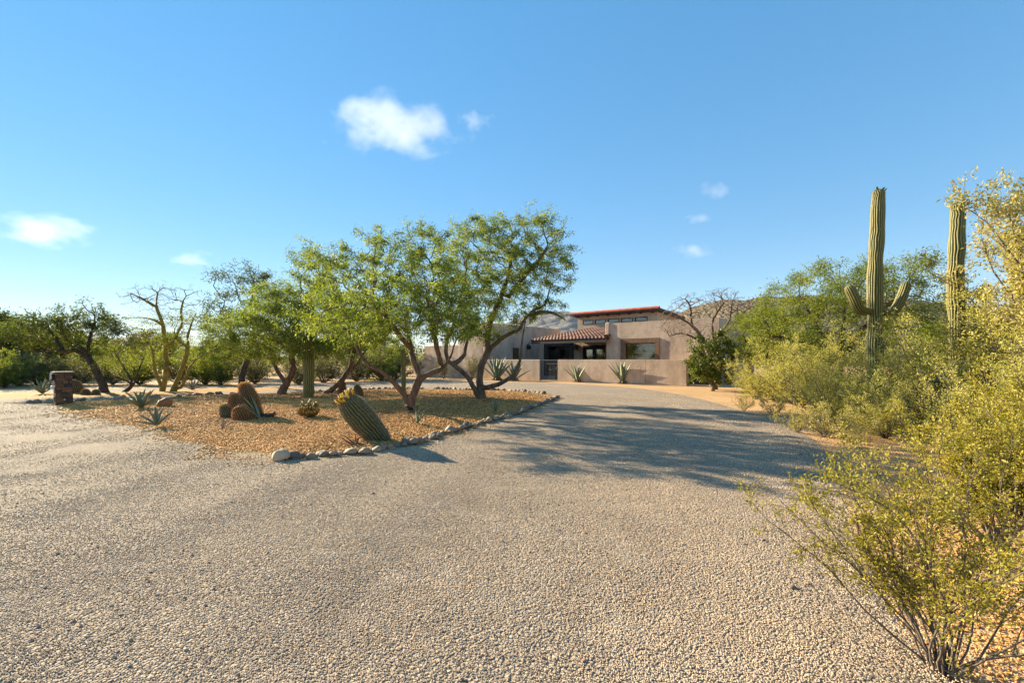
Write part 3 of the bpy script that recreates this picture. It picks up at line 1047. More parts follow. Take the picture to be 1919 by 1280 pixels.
# ------------------------------------------------------------------ rocks
def rock_mesh(name, seed, mat, flat=.6, amp=.28, sub=2):
    import bmesh
    rg = np.random.default_rng(seed)
    bm = bmesh.new()
    bmesh.ops.create_icosphere(bm, subdivisions=sub, radius=1)
    ph = rg.uniform(-1, 1, (5, 3))
    for v in bm.verts:
        p = np.array(v.co)
        k = 1 + amp * sum(math.sin(1.6 * (i + 1) * p.dot(ph[i]) * 1.5 + i) / (i + 1.5) for i in range(5))
        v.co = Vector(p * k)
        v.co.z *= flat
        if v.co.z < -.35 * flat:
            v.co.z = -.35 * flat
    for f in bm.faces:
        f.smooth = True
    me = bpy.data.meshes.new(name)
    bm.to_mesh(me)
    bm.free()
    me.materials.append(mat)
    return me


rmeshes = [rock_mesh('cobble', 20 + i, M['cobble'], .55 + .1 * (i % 3)) for i in range(9)]
rr_ = np.random.default_rng(11)


def rock_line(pts, size, gap, label, group, jitter, zf, skip=0.0, extra=.85):
    C = catmull([G(*p) for p in pts], 14, False)
    seg = np.linalg.norm(np.diff(C, axis=0), axis=1)
    L = np.concatenate([[0], np.cumsum(seg)])
    s = 0.0
    n = 0
    while s < L[-1]:
        x = np.interp(s, L, C[:, 0])
        y = np.interp(s, L, C[:, 1])
        i = min(np.searchsorted(L, s), len(C) - 1)
        tx, ty = C[min(i + 1, len(C) - 1)] - C[max(i - 1, 0)]
        ang = math.atan2(ty, tx)
        sz = size * rr_.uniform(.65, 1.35)
        for k in range(1 + (rr_.random() < extra)):
            if rr_.random() < skip:
                continue
            off = rr_.normal(0, jitter) + k * size * 1.1
            o = link('cobble', rmeshes[rr_.integers(9)], None)
            zz_ = zf + sz * .12 + (k * .03)
            o.location = (x - math.sin(ang) * off, y + math.cos(ang) * off, zz_)
            k2 = sz if k == 0 else sz * .75
            o.scale = (k2 * rr_.uniform(.85, 1.25), k2 * rr_.uniform(.6, .85), k2 * rr_.uniform(.95, 1.35))
            o.rotation_euler = (rr_.normal(0, .18), rr_.normal(0, .18), ang + rr_.normal(0, .5))
            tag(o, label, 'stone', group)
            n += 1
        s += sz * 2 * gap
    return n


rock_line(FRONT_ROCKS[:-1], .09, .78, 'rounded river cobble in the row along the near edge of the mulch bed', 'cobbles along the near edge of the bed', .04, .05)
rock_line(BACK_ROCKS[6:], .115, .95, 'river cobble in the row along the far edge of the bed behind the mesquites', 'cobbles along the far edge of the bed', .04, .05, .08, .1)
rock_line([(55, 758), (110, 757), (200, 752), (300, 748), (390, 742), (450, 740.5)], .13, 1.35, 'flat shaded cobble in the sparse row beyond the pillar and agaves', 'cobbles on the left far edge of the bed', .05, .045, .05, 0)

bl = G(520, 871)
o = link('boulder', rock_mesh('boulder', 77, M['boulder'], .8, .12, 3), None, (bl[0], bl[1] + .1, .09))
o.scale = (.125, .11, .15)
o.rotation_euler = (0, -.3, .4)
tag(o, 'large smooth pale boulder ending the row of cobbles', 'boulder')
bl = G(300, 769)
o = link('boulder', rock_mesh('boulder', 78, M['boulder_rust'], .8, .3, 3), None, (bl[0] - .03, bl[1] + .15, .12))
o.scale = (.2, .2, .23)
tag(o, 'rust brown boulder behind the small grey green agave', 'boulder')
for i, (x, y, s, lab) in enumerate([(1487, 1114, .022, 'small reddish stone lying on the gravel near the creosote'), (1432, 1022, .018, 'small brown stone on the gravel left of the creosote'), (700, 935, .02, 'little dark stone on the gravel below the leaning barrel cactus'), (1500, 858, .03, 'grey stone at the driveway edge beside low shrubs')]):
    g = G(x, y)
    o = link('stone', rock_mesh('stone', 90 + i, M['cobble'], .7, .2, 2), None, (g[0], g[1], float(und(g[0], g[1])) + .012))
    o.scale = (s, s * .8, s)
    tag(o, lab, 'stone')
# dead roots by the leaning barrel, dead log by the barrel cluster
dr = thing('dead_root', 'dry twisted brown root lying left of the leaning barrel cactus', 'root', (*G(668, 842), .05))
for k in range(7):
    r0 = np.random.default_rng(k)
    a0 = r0.uniform(0, 6.28)
    P = [np.array([0, 0, .02])]
    d_ = np.array([math.cos(a0), math.sin(a0) * .6, r0.uniform(.1, .8)])
    for j in range(5):
        P.append(P[-1] + nz(d_) * .06)
        d_ = d_ + r0.normal(0, .5, 3) - np.array([0, 0, .25])
    P = np.array(P)
    P[:, 2] = np.maximum(P[:, 2], .01)
    Buf().tube(P, np.linspace(.018, .006, 6), 5).obj('root_strand', M['bark_bare'], dr, True)
dl = G(492, 789)
o = link('dead_log', Buf().tube([(-.22, 0, .05), (-.08, .02, .07), (.08, 0, .06), (.2, .02, .09), (.26, 0, .16)], [.06, .07, .065, .05, .02], 8).mesh('dead_log', M['bark_dark'], True), None, (dl[0], dl[1] + .1, .04))
tag(o, 'short dark dead stump at the foot of the tall tilted barrel', 'log')


# ------------------------------------------------------------------ cacti
def ribbed(P, R, ribs, amp, seg=8, wob=0.0, seed=0, sharp=.75):
    """ribbed column along a path; returns Buf, vertex attribute = 1 on ridges, 0 in grooves"""
    rg = np.random.default_rng(seed)
    P = np.asarray(P, float)
    n = len(P)
    T = nz(np.gradient(P, axis=0))
    ref = np.array([0.0, -1, 0.05])
    A = nz(np.cross(T, ref))
    Bv = np.cross(T, A)
    m = ribs * seg
    th = np.arange(m) * 2 * math.pi / m
    ph = rg.uniform(0, 6.28, ribs)
    ph2 = rg.uniform(0, 6.28, 3)
    zs = np.linspace(0, 1, n) * n
    rib_id = (np.arange(m) / seg).astype(int)
    V = np.zeros((n, m, 3))
    At = np.zeros((n, m))
    for i in range(n):
        wv = wob * (np.sin(zs[i] * .33 + ph2[0]) + .6 * np.sin(zs[i] * .71 + ph2[1]) + .5 * np.sin(zs[i] * .9 + ph[rib_id] * .5))
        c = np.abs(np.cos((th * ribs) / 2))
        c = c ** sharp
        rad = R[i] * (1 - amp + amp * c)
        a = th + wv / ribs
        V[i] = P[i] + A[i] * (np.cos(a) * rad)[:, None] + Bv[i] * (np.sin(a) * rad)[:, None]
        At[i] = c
    i = np.arange(n - 1)[:, None] * m
    j = np.arange(m)[None, :]
    k = (j + 1) % m
    Q = np.stack([i + j, i + k, i + m + k, i + m + j], -1).reshape(-1, 4)
    Vf = np.vstack([V.reshape(-1, 3), P[-1:] + T[-1:] * R[-1] * .2])
    tt = [(n * m, (n - 1) * m + q_, (n - 1) * m + (q_ + 1) % m) for q_ in range(m)]
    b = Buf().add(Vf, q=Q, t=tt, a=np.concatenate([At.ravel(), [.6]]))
    # areoles along ridges
    V0 = V[:, ::seg, :]
    Nn = nz(V0 - P[:, None, :])
    return b, V0, Nn, T


def bezier(p, n):
    p = [np.asarray(q_, float) for q_ in p]
    return catmull(np.array(p), max(2, n // (len(p) - 1)), False)


def spines(V0, Nn, T, every, count, L, wid, rng, up=.3):
    b = Buf()
    n, ribs = V0.shape[:2]
    idx = np.arange(0, n, every)
    Pp = V0[idx].reshape(-1, 3)
    N_ = Nn[idx].reshape(-1, 3)
    T_ = np.repeat(T[idx][:, None, :], ribs, 1).reshape(-1, 3)
    for c in range(count):
        d = nz(N_ * rng.uniform(.5, 1, (len(Pp), 1)) + T_ * rng.uniform(-.7, .9, (len(Pp), 1)) + rng.normal(0, .45, Pp.shape))
        ll = L * rng.uniform(.6, 1.2, (len(Pp), 1))
        sd = nz(np.cross(d, rng.normal(0, 1, Pp.shape))) * wid
        v = np.stack([Pp - sd, Pp + sd, Pp + d * ll], 1).reshape(-1, 3)
        b.add(v, t=np.arange(len(v)).reshape(-1, 3), a=.5)
    return b


def radius_profile(n, base, mid, top_round, R, t=None):
    t = np.linspace(0, 1, n) if t is None else t
    r = np.interp(t, [0, .15, .5, 1], [base, .5 * base + .5, mid, .94])
    cap = np.clip((1 - t) / top_round, 0, 1)
    r = r * np.sqrt(np.maximum(1 - (1 - cap) ** 2, 0.0004))
    return r * R


def buds(parent, center, axis, n, spread, L, R, mat, rng, name='fruit', tilt=.7):
    axis = nz(np.asarray(axis, float))
    a_ = nz(np.cross(axis, [0.3, 1, .1]))
    b_ = np.cross(axis, a_)
    for k in range(n):
        th = k * 2.4 + rng.uniform(-.3, .3)
        rd = spread * math.sqrt((k + .6) / n)
        p = np.asarray(center) + (a_ * math.cos(th) + b_ * math.sin(th)) * rd - axis * rd * .25
        d = nz(axis + (a_ * math.cos(th) + b_ * math.sin(th)) * tilt * rd / spread)
        l_ = L * rng.uniform(.75, 1.2)
        mm = mat[k % len(mat)] if isinstance(mat, list) else mat
        Buf().tube([p - d * .02, p + d * l_ * .35, p + d * l_ * .75, p + d * l_], [R * .6, R, R * .85, R * .3], 6).obj(name, mm, parent, True)


def saguaro(label, base, path, R, ribs, arms=(), budn=8, seed=0, mid=1.02, basef=.85):
    rg = np.random.default_rng(seed)
    t = thing('saguaro', label, 'cactus', base, 'saguaros')
    base = np.asarray(base)
    P = bezier([np.asarray(p) - base for p in path], 60)
    uu = 1 - (1 - np.linspace(0, 1, 90)) ** 1.7
    P = np.stack([np.interp(uu, np.linspace(0, 1, len(P)), P[:, i]) for i in range(3)], 1)
    Rr = radius_profile(len(P), basef, mid, R / np.linalg.norm(P[-1] - P[0]) * 1.1, R, uu)
    kk = uu * 14
    Rr = Rr * (1 + .045 * np.sin(kk * 1.7 + seed) + .035 * np.sin(kk * 3.1))
    b, V0, Nn, T = ribbed(P, Rr, ribs, .17, 6, 1.0, seed)
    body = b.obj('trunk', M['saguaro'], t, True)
    spines(V0, Nn, T, 1, 3, .03, .0018, rg).obj('spines', M['spine_gold'], body)['kind'] = 'stuff'
    for ap, ar in arms:
        P = bezier([np.asarray(p) - base for p in ap], 30)
        tt = np.linspace(0, 1, len(P))
        Rr = np.interp(tt, [0, .25, .6, 1], [.6, .85, 1.0, .93]) * ar
        cap = np.clip((1 - tt) / .16, 0, 1)
        Rr = Rr * np.sqrt(np.maximum(1 - (1 - cap) ** 2, .0006))
        b, V0, Nn, T = ribbed(P, Rr, max(12, ribs - 5), .16, 6, .3, seed + 3)
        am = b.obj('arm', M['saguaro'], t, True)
        spines(V0, Nn, T, 1, 3, .028, .0018, rg).obj('spines', M['spine_gold'], am)['kind'] = 'stuff'
    if budn:
        top = np.asarray(path[-1]) - base
        buds(t, top + np.array([.02, 0, -.02]), (0.1, 0, 1), budn, R * .6, .1, .024, M['bud'], rg, 'bud', 1.0)
    return t


Zs = 11.6
sb = W(1640, 674 + EYE * F / Zs, Zs)
saguaro('tall saguaro with two raised arms above the creosote thicket', sb,
        [sb, W(1640, 700, Zs), W(1641, 600, Zs), W(1640, 520, Zs), W(1644, 440, Zs), W(1647, 355, Zs)], .155, 19,
        [([W(1632, 584, Zs), W(1612, 580, Zs - .1), W(1602, 560, Zs - .15), W(1589, 534, Zs - .12)], .125),
         ([W(1655, 586, Zs), W(1675, 584, Zs - .05), W(1690, 558, Zs - .08), W(1700, 528, Zs - .05)], .12)], 5, 1, 1.10, 1.3)
Zs = 11.3
sb = W(1797, 674 + EYE * F / Zs, Zs)
saguaro('saguaro column with fruit on top rising behind the tan bush', sb,
        [sb, W(1796, 700, Zs), W(1794, 600, Zs), W(1791, 520, Zs), W(1794, 450, Zs), W(1796, 380, Zs)], .155, 17,
        (), 11, 2, 1.12, 1.1)
Zs = 1275 / (750 - 674)
sb = W(579, 748, Zs)
saguaro('dark green saguaro trunk rising through the mesquite canopy', sb, [sb, W(579, 725, Zs), W(579, 680, Zs), W(579, 610, Zs), W(581, 545, Zs)], .19, 16, (), 0, 3, 1.0, .95)
Zs = 1275 / (744 - 674)
sb = W(757, 744, Zs)
saguaro('slender young columnar cactus behind the forked mesquite', sb, [sb, W(757, 720, Zs), W(756.5, 690, Zs), W(756, 655, Zs)], .095, 9, (), 0, 4, 1.0, .9)


def barrel(label, base, path, R, ribs, mat, spmat, L, cnt, every, fruit=None, seed=0, nseg=44, amp=.2, top=.42, wid=.0022, basef=.72):
    rg = np.random.default_rng(seed)
    base = np.asarray(base)
    t = thing('barrel_cactus', label, 'cactus', base, 'barrel cacti')
    P = bezier([np.asarray(p) - base for p in path], nseg)
    Rr = radius_profile(len(P), basef, 1.02, top, R)
    b, V0, Nn, T = ribbed(P, Rr, ribs, amp, 6, .55, seed, .9)
    body = b.obj('body', mat, t, True)
    spines(V0, Nn, T, every, cnt, L, wid, rg).obj('spines', spmat, body)['kind'] = 'stuff'
    if fruit:
        n, spread, l_, r_, fm = fruit
        ax = P[-1] - P[-6]
        buds(t, P[-1], ax, n, spread, l_, r_, fm, rg, 'fruit')
    return t


Zb = 1275 / (832 - 674)
bb = W(712, 832, Zb)
barrel('huge leaning green barrel cactus with yellow fruit crown by the cobbles', bb,
       [W(718, 830, Zb), W(696, 804, Zb - .05), W(670, 775, Zb - .18), W(644, 743, Zb - .32)], .228, 26, M['barrel'], M['spine'], .04, 4, 1,
       (30, .17, .075, .02, [M['fruit'], M['fruit'], M['fruit_dry']]), 5, 60, .15, .30, .0016)
Zc = 1275 / (794 - 674)
barrel('front round barrel cactus covered in brown spines, lowest of the cluster', W(452, 794, Zc), [W(462, 792, Zc), W(455, 779, Zc), W(445, 762, Zc)], .205, 26, M['barrel_gold'], M['spine_red'], .05, 7, 1, None, 6, 36, .16, .6)
Zc2 = Zc + .35
barrel('small barrel cactus with yellow fruit at the left of the cluster', W(430, 790, Zc2), [W(431, 790, Zc2), W(425, 775, Zc2), W(419, 759, Zc2)], .14, 22, M['barrel'], M['spine'], .035, 5, 1, (9, .07, .055, .016, M['fruit']), 7, 34, .16, .5)
Zc3 = Zc + .75
barrel('tall tilted spiny barrel with orange fruit at the back of the cluster', W(480, 784, Zc3), [W(482, 784, Zc3), W(474, 762, Zc3), W(466, 742, Zc3), W(457, 719, Zc3)], .19, 24, M['barrel_gold'], M['spine_red'], .055, 7, 1, (12, .13, .06, .022, M['fruit_or']), 8, 44, .16, .35)
Zc4 = Zc + .45
barrel('reddish spined barrel cactus leaning left in the middle of the cluster', W(452, 782, Zc4), [W(458, 780, Zc4), W(447, 761, Zc4), W(436, 738, Zc4)], .175, 24, M['barrel_gold'], M['spine_red'], .05, 7, 1, None, 9, 36, .16, .5)
Zc5 = 1275 / (739 - 674)
barrel('upright brown barrel cactus just above the big leaning barrel crown', W(642, 741, Zc5), [W(642, 741, Zc5), W(642, 730, Zc5), W(642, 713, Zc5)], .155, 20, M['barrel_gold'], M['spine_red'], .05, 6, 1, None, 10, 30, .16, .45)
Zc6 = 1275 / (746 - 674)
barrel('short barrel cactus with yellow top standing behind the big leaning barrel', W(674, 746, Zc6), [W(675, 746, Zc6), W(673, 735, Zc6), W(668, 722, Zc6)], .155, 20, M['barrel_gold'], M['spine_red'], .045, 6, 1, (8, .07, .05, .016, M['fruit']), 11, 30, .16, .5)
Zp = 1275 / (743 - 674)
barrel('leaning brown barrel cactus half hidden behind the slate pillar', W(141, 741, Zp + .8), [W(146, 741, Zp + .8), W(142, 728, Zp + .8), W(134, 713, Zp + .8)], .25, 24, M['barrel_gold'], M['spine_red'], .06, 6, 1, None, 12, 36, .14, .55)
barrel('left of two low round green barrel cacti right of the pillar', W(161, 745, Zp), [W(161, 745, Zp), W(161, 737, Zp), W(161, 729, Zp)], .165, 22, M['barrel'], M['spine_red'], .04, 5, 1, None, 13, 30, .15, .75, .0022, .8)
barrel('right of two low round green barrel cacti, beside the leaning trunk', W(180, 744, Zp), [W(180, 744, Zp), W(180, 737, Zp), W(180, 730, Zp)], .145, 22, M['barrel'], M['spine_red'], .04, 5, 1, None, 14, 30, .15, .75, .0022, .8)


# bunched brown pad cactus
def pad_cactus(name, label, base, n, spread, h, mat, seed, pw=.045, pl=.14, thick=.35):
    rg = np.random.default_rng(seed)
    t = thing(name, label, 'cactus', base)
    import bmesh
    bm = bmesh.new()
    bmesh.ops.create_icosphere(bm, subdivisions=2, radius=1)
    for f in bm.faces:
        f.smooth = True
    me = bpy.data.meshes.new('pad')
    at = None
    bm.to_mesh(me)
    bm.free()
    a = me.attributes.new('rnd', 'FLOAT', 'POINT')
    co = np.array([v.co for v in me.vertices])
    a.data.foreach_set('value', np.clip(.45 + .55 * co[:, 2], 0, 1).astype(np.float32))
    me.materials.append(mat)
    for k in range(n):
        u_ = (k + .5) / n
        th_ = k * 2.399
        tilt = (u_ ** .6) * 1.05
        ln = h * rg.uniform(.45, 1.0) * (1.0 - .35 * u_)
        d = np.array([math.sin(tilt) * math.cos(th_), math.sin(tilt) * math.sin(th_), math.cos(tilt)])
        p = d * ln * np.array([spread / h * 1.25, spread / h * 1.25, 1]) + np.array([0, 0, pl * .4])
        o = link('pad', me, t)
        o.location = p
        s_ = rg.uniform(.8, 1.2)
        o.scale = (pw * s_, pw * thick * s_ * rg.uniform(1, 1.6), pl * s_ * .55)
        o.rotation_euler = (Vector(d) + Vector((0, 0, .7))).to_track_quat('Z', 'Y').to_euler()
        o.rotation_euler.rotate_axis('Z', rg.uniform(0, 3.1))
    return t


Zq = 1275 / (789 - 674)
pad_cactus('pad_cactus', 'small bunched brown cactus of narrow upright pads between barrels', W(580, 789, Zq), 62, .30, .42, M['pad'], 3, .05, .17)
pad_cactus('prickly_pear', 'grey green prickly pear clump below the second saguaro', (9.0, 9.6, 0), 46, .75, .95, M['pad_green'], 4, .13, .30, .16)


# ------------------------------------------------------------------ agaves
def agave_leaf(L, w, el0, el1, rng, seg=9):
    b = Buf()
    t = np.linspace(0, 1, seg)
    el = el0 + (el1 - el0) * t ** 1.5
    st = L / (seg - 1)
    P = [np.zeros(3)]
    for i in range(1, seg):
        e = (el[i] + el[i - 1]) / 2
        P.append(P[-1] + st * np.array([math.cos(e), 0, math.sin(e)]))
    P = np.array(P)
    wid = w * np.interp(t, [0, .12, .45, .8, 1], [.75, .8, 1.0, .5, .02])
    V, A = [], []
    for i in range(seg):
        e = el[i]
        up = np.array([-math.sin(e), 0, math.cos(e)])
        hgt = wid[i] * .35
        for k, (yy, hh, av) in enumerate(((-1, 1, 1.0), (-.82, .78, .7), (0, 0, .15), (.82, .78, .7), (1, 1, 1.0), (0, -.28, .2))):
            V.append(P[i] + np.array([0, yy * wid[i] * .5, 0]) + up * hh * hgt)
            A.append(av)
    q = []
    for i in range(seg - 1):
        for k in range(6):
            k2 = (k + 1) % 6
            q.append((i * 6 + k, i * 6 + k2, i * 6 + 6 + k2, i * 6 + 6 + k))
    b.add(V, q=q, a=A)
    return b


def agave(label, base, n, L, w, mat, seed, elmin=.5, elmax=1.45, droop=-.25, azs=None, dry=True, group='agaves'):
    rg = np.random.default_rng(seed)
    t = thing('agave', label, 'agave', base, group)
    for k in range(n):
        u_ = k / max(n - 1, 1)
        az = azs[k] if azs is not None else k * 2.399 + rg.uniform(-.2, .2)
        el = elmax + (elmin - elmax) * u_ + rg.uniform(-.1, .1)
        l_ = L * rg.uniform(.82, 1.1) * (1 - .15 * (1 - u_))
        b = agave_leaf(l_, w * rg.uniform(.85, 1.15), el, el + droop * rg.uniform(.3, 1.2), rg)
        o = b.obj('leaf', mat, t, True)
        o.rotation_euler = (0, 0, az)
        o.location = (math.cos(az) * .25 * w, math.sin(az) * .25 * w, .04)
    if dry:
        b = Buf()
        for k in range(10):
            az = k * .63 + rg.uniform(-.2, .2)
            p = np.array([math.cos(az), math.sin(az), 0])
            b.tube([p * .02 + [0, 0, .1], p * .13 * L + [0, 0, .12], p * .22 * L + [0, 0, .04]], [.05 * L, .05 * L, .01], 5)
        b.obj('dry_leaves', M['agave_dry'], t, True)
    return t


def gb_(x, y, z=.0):
    g = G(x, y)
    return (g[0], g[1], z)


agave('large agave against the garden wall below the wood framed window', gb_(1168, 719.5), 17, 1.75, .17, M['agave'], 1, .75, 1.5, -.1)
agave('medium agave in front of the wall just right of the gate', gb_(1083, 716.5), 15, 1.45, .16, M['agave'], 2, .7, 1.45, -.1)
agave('big blue green agave at the wall left of the gate', gb_(932, 713.2), 20, 2.0, .22, M['agave_blue'], 3, .75, 1.5, -.1)
agave('smaller blue green agave behind the low mesquite limb', gb_(964, 713.8), 14, 1.6, .18, M['agave_blue'], 4, .7, 1.4, -.15)
agave('wide open grey agave on the bed beside the rust boulder', gb_(265, 771, .07), 11, .72, .13, M['agave_blue'], 5, .45, 1.4, -.35, dry=False)
agave('small agave near the gravel edge below the rust boulder', gb_(295, 806, .06), 8, .52, .085, M['agave_blue'], 6, .25, 1.4, -.2, dry=False)
agave('cream edged agave growing in front of the barrel cluster', gb_(487, 793, .07), 10, .66, .065, M['agave'], 7, .55, 1.15, -.1, azs=[2.9, 3.3, 2.6, 3.6, 3.1, 3.8, 2.3, 3.4, 2.8, 3.0], dry=False)
agave('tiny agave in front of the forked mesquite trunk', gb_(783, 803, .07), 7, .42, .05, M['agave_blue'], 8, .7, 1.4, -.1, dry=False)
agave('small upright agave between the forked mesquite and the cobbles', gb_(929, 779, .07), 8, .45, .055, M['agave'], 9, .75, 1.4, -.1, dry=False)
agave('two leaved grey seedling agave below the barrel cluster', gb_(416, 813, .06), 3, .30, .045, M['agave_grey'], 10, .6, 1.35, 0, azs=[.6, 1.2, .2], dry=False)
agave('spreading agave on the strip left of the pillar', gb_(80, 742, .05), 11, .85, .1, M['agave'], 11, .5, 1.4, -.2, dry=False)
agave('small pale agave on the strip right of the palo verdes', gb_(361, 734.5, .05), 9, .7, .1, M['agave_grey'], 12, .5, 1.3, -.2, dry=False)


# ------------------------------------------------------------------ trees
def sample_lobes(lobes, n, rng):
    vol = np.array([l_[1][0] * l_[1][1] * l_[1][2] * (l_[2] if len(l_) > 2 else 1) for l_ in lobes])
    cnt = (vol / vol.sum() * n).astype(int) + 1
    out = []
    for l_, c in zip(lobes, cnt):
        p = nz(rng.normal(0, 1, (c, 3))) * (rng.uniform(0, 1, (c, 1)) ** .42)
        out.append(np.asarray(l_[0]) + p * np.asarray(l_[1]))
    return np.vstack(out)


FLOOR = []


def grow(stems, attr_pts, step, kill, rng, jit=.25, iters=70, droop=0.0, maxn=9000):
    nodes, par = [], []
    FLOOR.clear()
    for si, st in enumerate(stems):
        P = catmull(np.array(st), 8, False)
        seg = np.linalg.norm(np.diff(P, axis=0), axis=1)
        L = np.concatenate([[0], np.cumsum(seg)])
        k = max(2, int(L[-1] / step) + 1)
        s = np.linspace(0, L[-1], k)
        Q = np.stack([np.interp(s, L, P[:, i]) for i in range(3)], 1)
        if nodes:
            d = np.linalg.norm(np.array(nodes) - Q[0], axis=1)
            p = int(d.argmin())
            Q = Q[1:] if d[p] < step * 1.2 else Q
        else:
            p = -1
        for i, q_ in enumerate(Q):
            if i > 0 or p >= 0:
                q_ = q_ + rng.normal(0, step * .05, 3)
            nodes.append(q_)
            par.append(p)
            FLOOR.append((1.0 if not si else .72) * (1 - .8 * i / max(len(Q) - 1, 1)))
            p = len(nodes) - 1
    N = np.zeros((maxn, 3))
    n0 = len(nodes)
    N[:n0] = nodes
    par = par + [0] * (maxn - n0)
    kids = np.zeros(maxn, int)
    for p in par[:n0]:
        if p >= 0:
            kids[p] += 1
    A = attr_pts.copy()
    D = np.linalg.norm(A[:, None] - N[None, :n0], axis=2)
    near = D.argmin(1)
    dist = D.min(1)
    n = n0
    for it in range(iters):
        alive = dist > kill
        A, near, dist = A[alive], near[alive], dist[alive]
        if len(A) == 0 or n > maxn - 400:
            break
        dirs = nz(A - N[near])
        acc = np.zeros((n, 3))
        np.add.at(acc, near, dirs)
        act = np.unique(near)
        act = act[kids[act] < 4]
        if len(act) == 0:
            break
        act = act[:390]
        dv = nz(acc[act]) + rng.normal(0, jit, (len(act), 3))
        dv[:, 2] -= droop
        new = N[act] + nz(dv) * step
        k = len(act)
        N[n:n + k] = new
        for i, a_ in enumerate(act):
            par[n + i] = int(a_)
        kids[act] += 1
        d2 = np.linalg.norm(A[:, None] - new[None], axis=2)
        j = d2.argmin(1)
        m = d2.min(1)
        b_ = m < dist
        near = np.where(b_, n + j, near)
        dist = np.where(b_, m, dist)
        n += k
    return N[:n], np.array(par[:n])


def wood(N, par, rb, rt, pexp=None, flare=1.35):
    n = len(N)
    ch = [[] for _ in range(n)]
    for i, p in enumerate(par):
        if p >= 0:
            ch[p].append(i)
    w = np.zeros(n)
    for i in range(n - 1, -1, -1):
        if not ch[i]:
            w[i] += 1
        if par[i] >= 0:
            w[par[i]] += w[i]
    tot = w[0]
    p_ = math.log(tot) / math.log(rb / rt)
    R = rt * w ** (1 / p_)
    R[:len(FLOOR)] = np.maximum(R[:len(FLOOR)], np.array(FLOOR) * rb * .82)
    base = N[0]
    hgt = np.linalg.norm(N - base, axis=1)
    R = R * (1 + (flare - 1) * np.clip(1 - hgt / .5, 0, 1))
    chains = []
    start = [(0, -1)]
    while start:
        i, pr = start.pop()
        c = [i] if pr < 0 else [pr, i]
        while ch[i]:
            k = sorted(ch[i], key=lambda a_: -w[a_])
            for o in k[1:]:
                start.append((o, i))
            i = k[0]
            c.append(i)
        chains.append(c)
    b = Buf()
    for c in chains:
        P = N[c]
        r = R[c].copy()
        if len(c) > 1 and par[c[1]] == c[0] and c[0] != 0:
            r[0] = min(r[0], r[1] * 1.25)
        mx = r.max()
        sd = 10 if mx > .07 else 7 if mx > .025 else 5 if mx > .01 else 3
        b.tube(P, r, sd, cap=mx > .02)
    return b, R, w, ch


def leaf_buf(P, D, L, Wd, rng, droop=.3, clump=None):
    n = len(P)
    D = nz(D + np.array([0, 0, -droop]))
    side = nz(np.cross(D, rng.normal(0, 1, (n, 3))))
    l_ = L * rng.uniform(.6, 1.25, (n, 1))
    w_ = Wd * rng.uniform(.7, 1.2, (n, 1))
    nn = np.cross(D, side)
    mid = P + D * l_ * .45 + nn * l_ * .06
    V = np.stack([P, mid + side * w_ * .5, P + D * l_, mid - side * w_ * .5], 1).reshape(-1, 3)
    q = np.arange(4 * n).reshape(-1, 4)
    a = np.clip(rng.normal(.45, .2, n) if clump is None else clump + rng.normal(0, .16, n), 0, 1)
    return Buf().add(V, q=q, a=np.repeat(a, 4))


def tree(name, label, cat, base, stems, lobes, nattr, step, kill, rb, seed, leafm, nleaf, L, Wd, barkm, rt=.006, jit=.3, spread=.12, droop=.35, thr=3, group=None, gdroop=0.0, leafsel=None):
    rng = np.random.default_rng(seed)
    base = np.asarray(base, float)
    t = thing(name, label, cat, base, group)
    st = [[np.asarray(p) - base for p in s] for s in stems]
    lb = [(np.asarray(l_[0]) - base, *l_[1:]) for l_ in lobes]
    A = sample_lobes(lb, nattr, rng)
    N, par = grow(st, A, step, kill, rng, jit, droop=gdroop)
    b, R, w, ch = wood(N, par, rb, rt)
    b.obj('trunk', M[barkm], t, True)
    if nleaf:
        tips = np.where(w <= thr)[0]
        if leafsel is not None:
            tips = tips[leafsel(N[tips] + base)]
        D0 = nz(N[tips] - N[np.maximum(par[tips], 0)] + 1e-6)
        per = rng.multinomial(nleaf, rng.dirichlet(np.ones(len(tips)) * .9))
        idx = np.repeat(np.arange(len(tips)), per)
        # positions along the twig segment, displaced sideways
        u_ = rng.uniform(-1, 1.3, (len(idx), 1))
        P = N[tips][idx] + D0[idx] * u_ * step * .6 + rng.normal(0, spread, (len(idx), 3)) * np.array([1, 1, .75])
        D = nz(D0[idx] * .6 + rng.normal(0, .75, (len(idx), 3)))
        ctone = rng.normal(.45, .13, len(tips))[idx]
        leaf_buf(P, D, L, Wd, rng, droop, ctone).obj('crown', M[leafm], t)
    return t


def lob(x, y, Z, rx, ry, rd, dens=1.0, dz=0.0):
    """crown lobe at photograph position, radii rx, ry in photograph pixels, rd in metres"""
    return (W(x, y, Z + dz), (rx * Z / F, rd, ry * Z / F), dens)


def stem(Z, *pts):
    """polyline of (x, y[, depth offset])"""
    return [W(p[0], p[1], Z + (p[2] if len(p) > 2 else 0)) for p in pts]


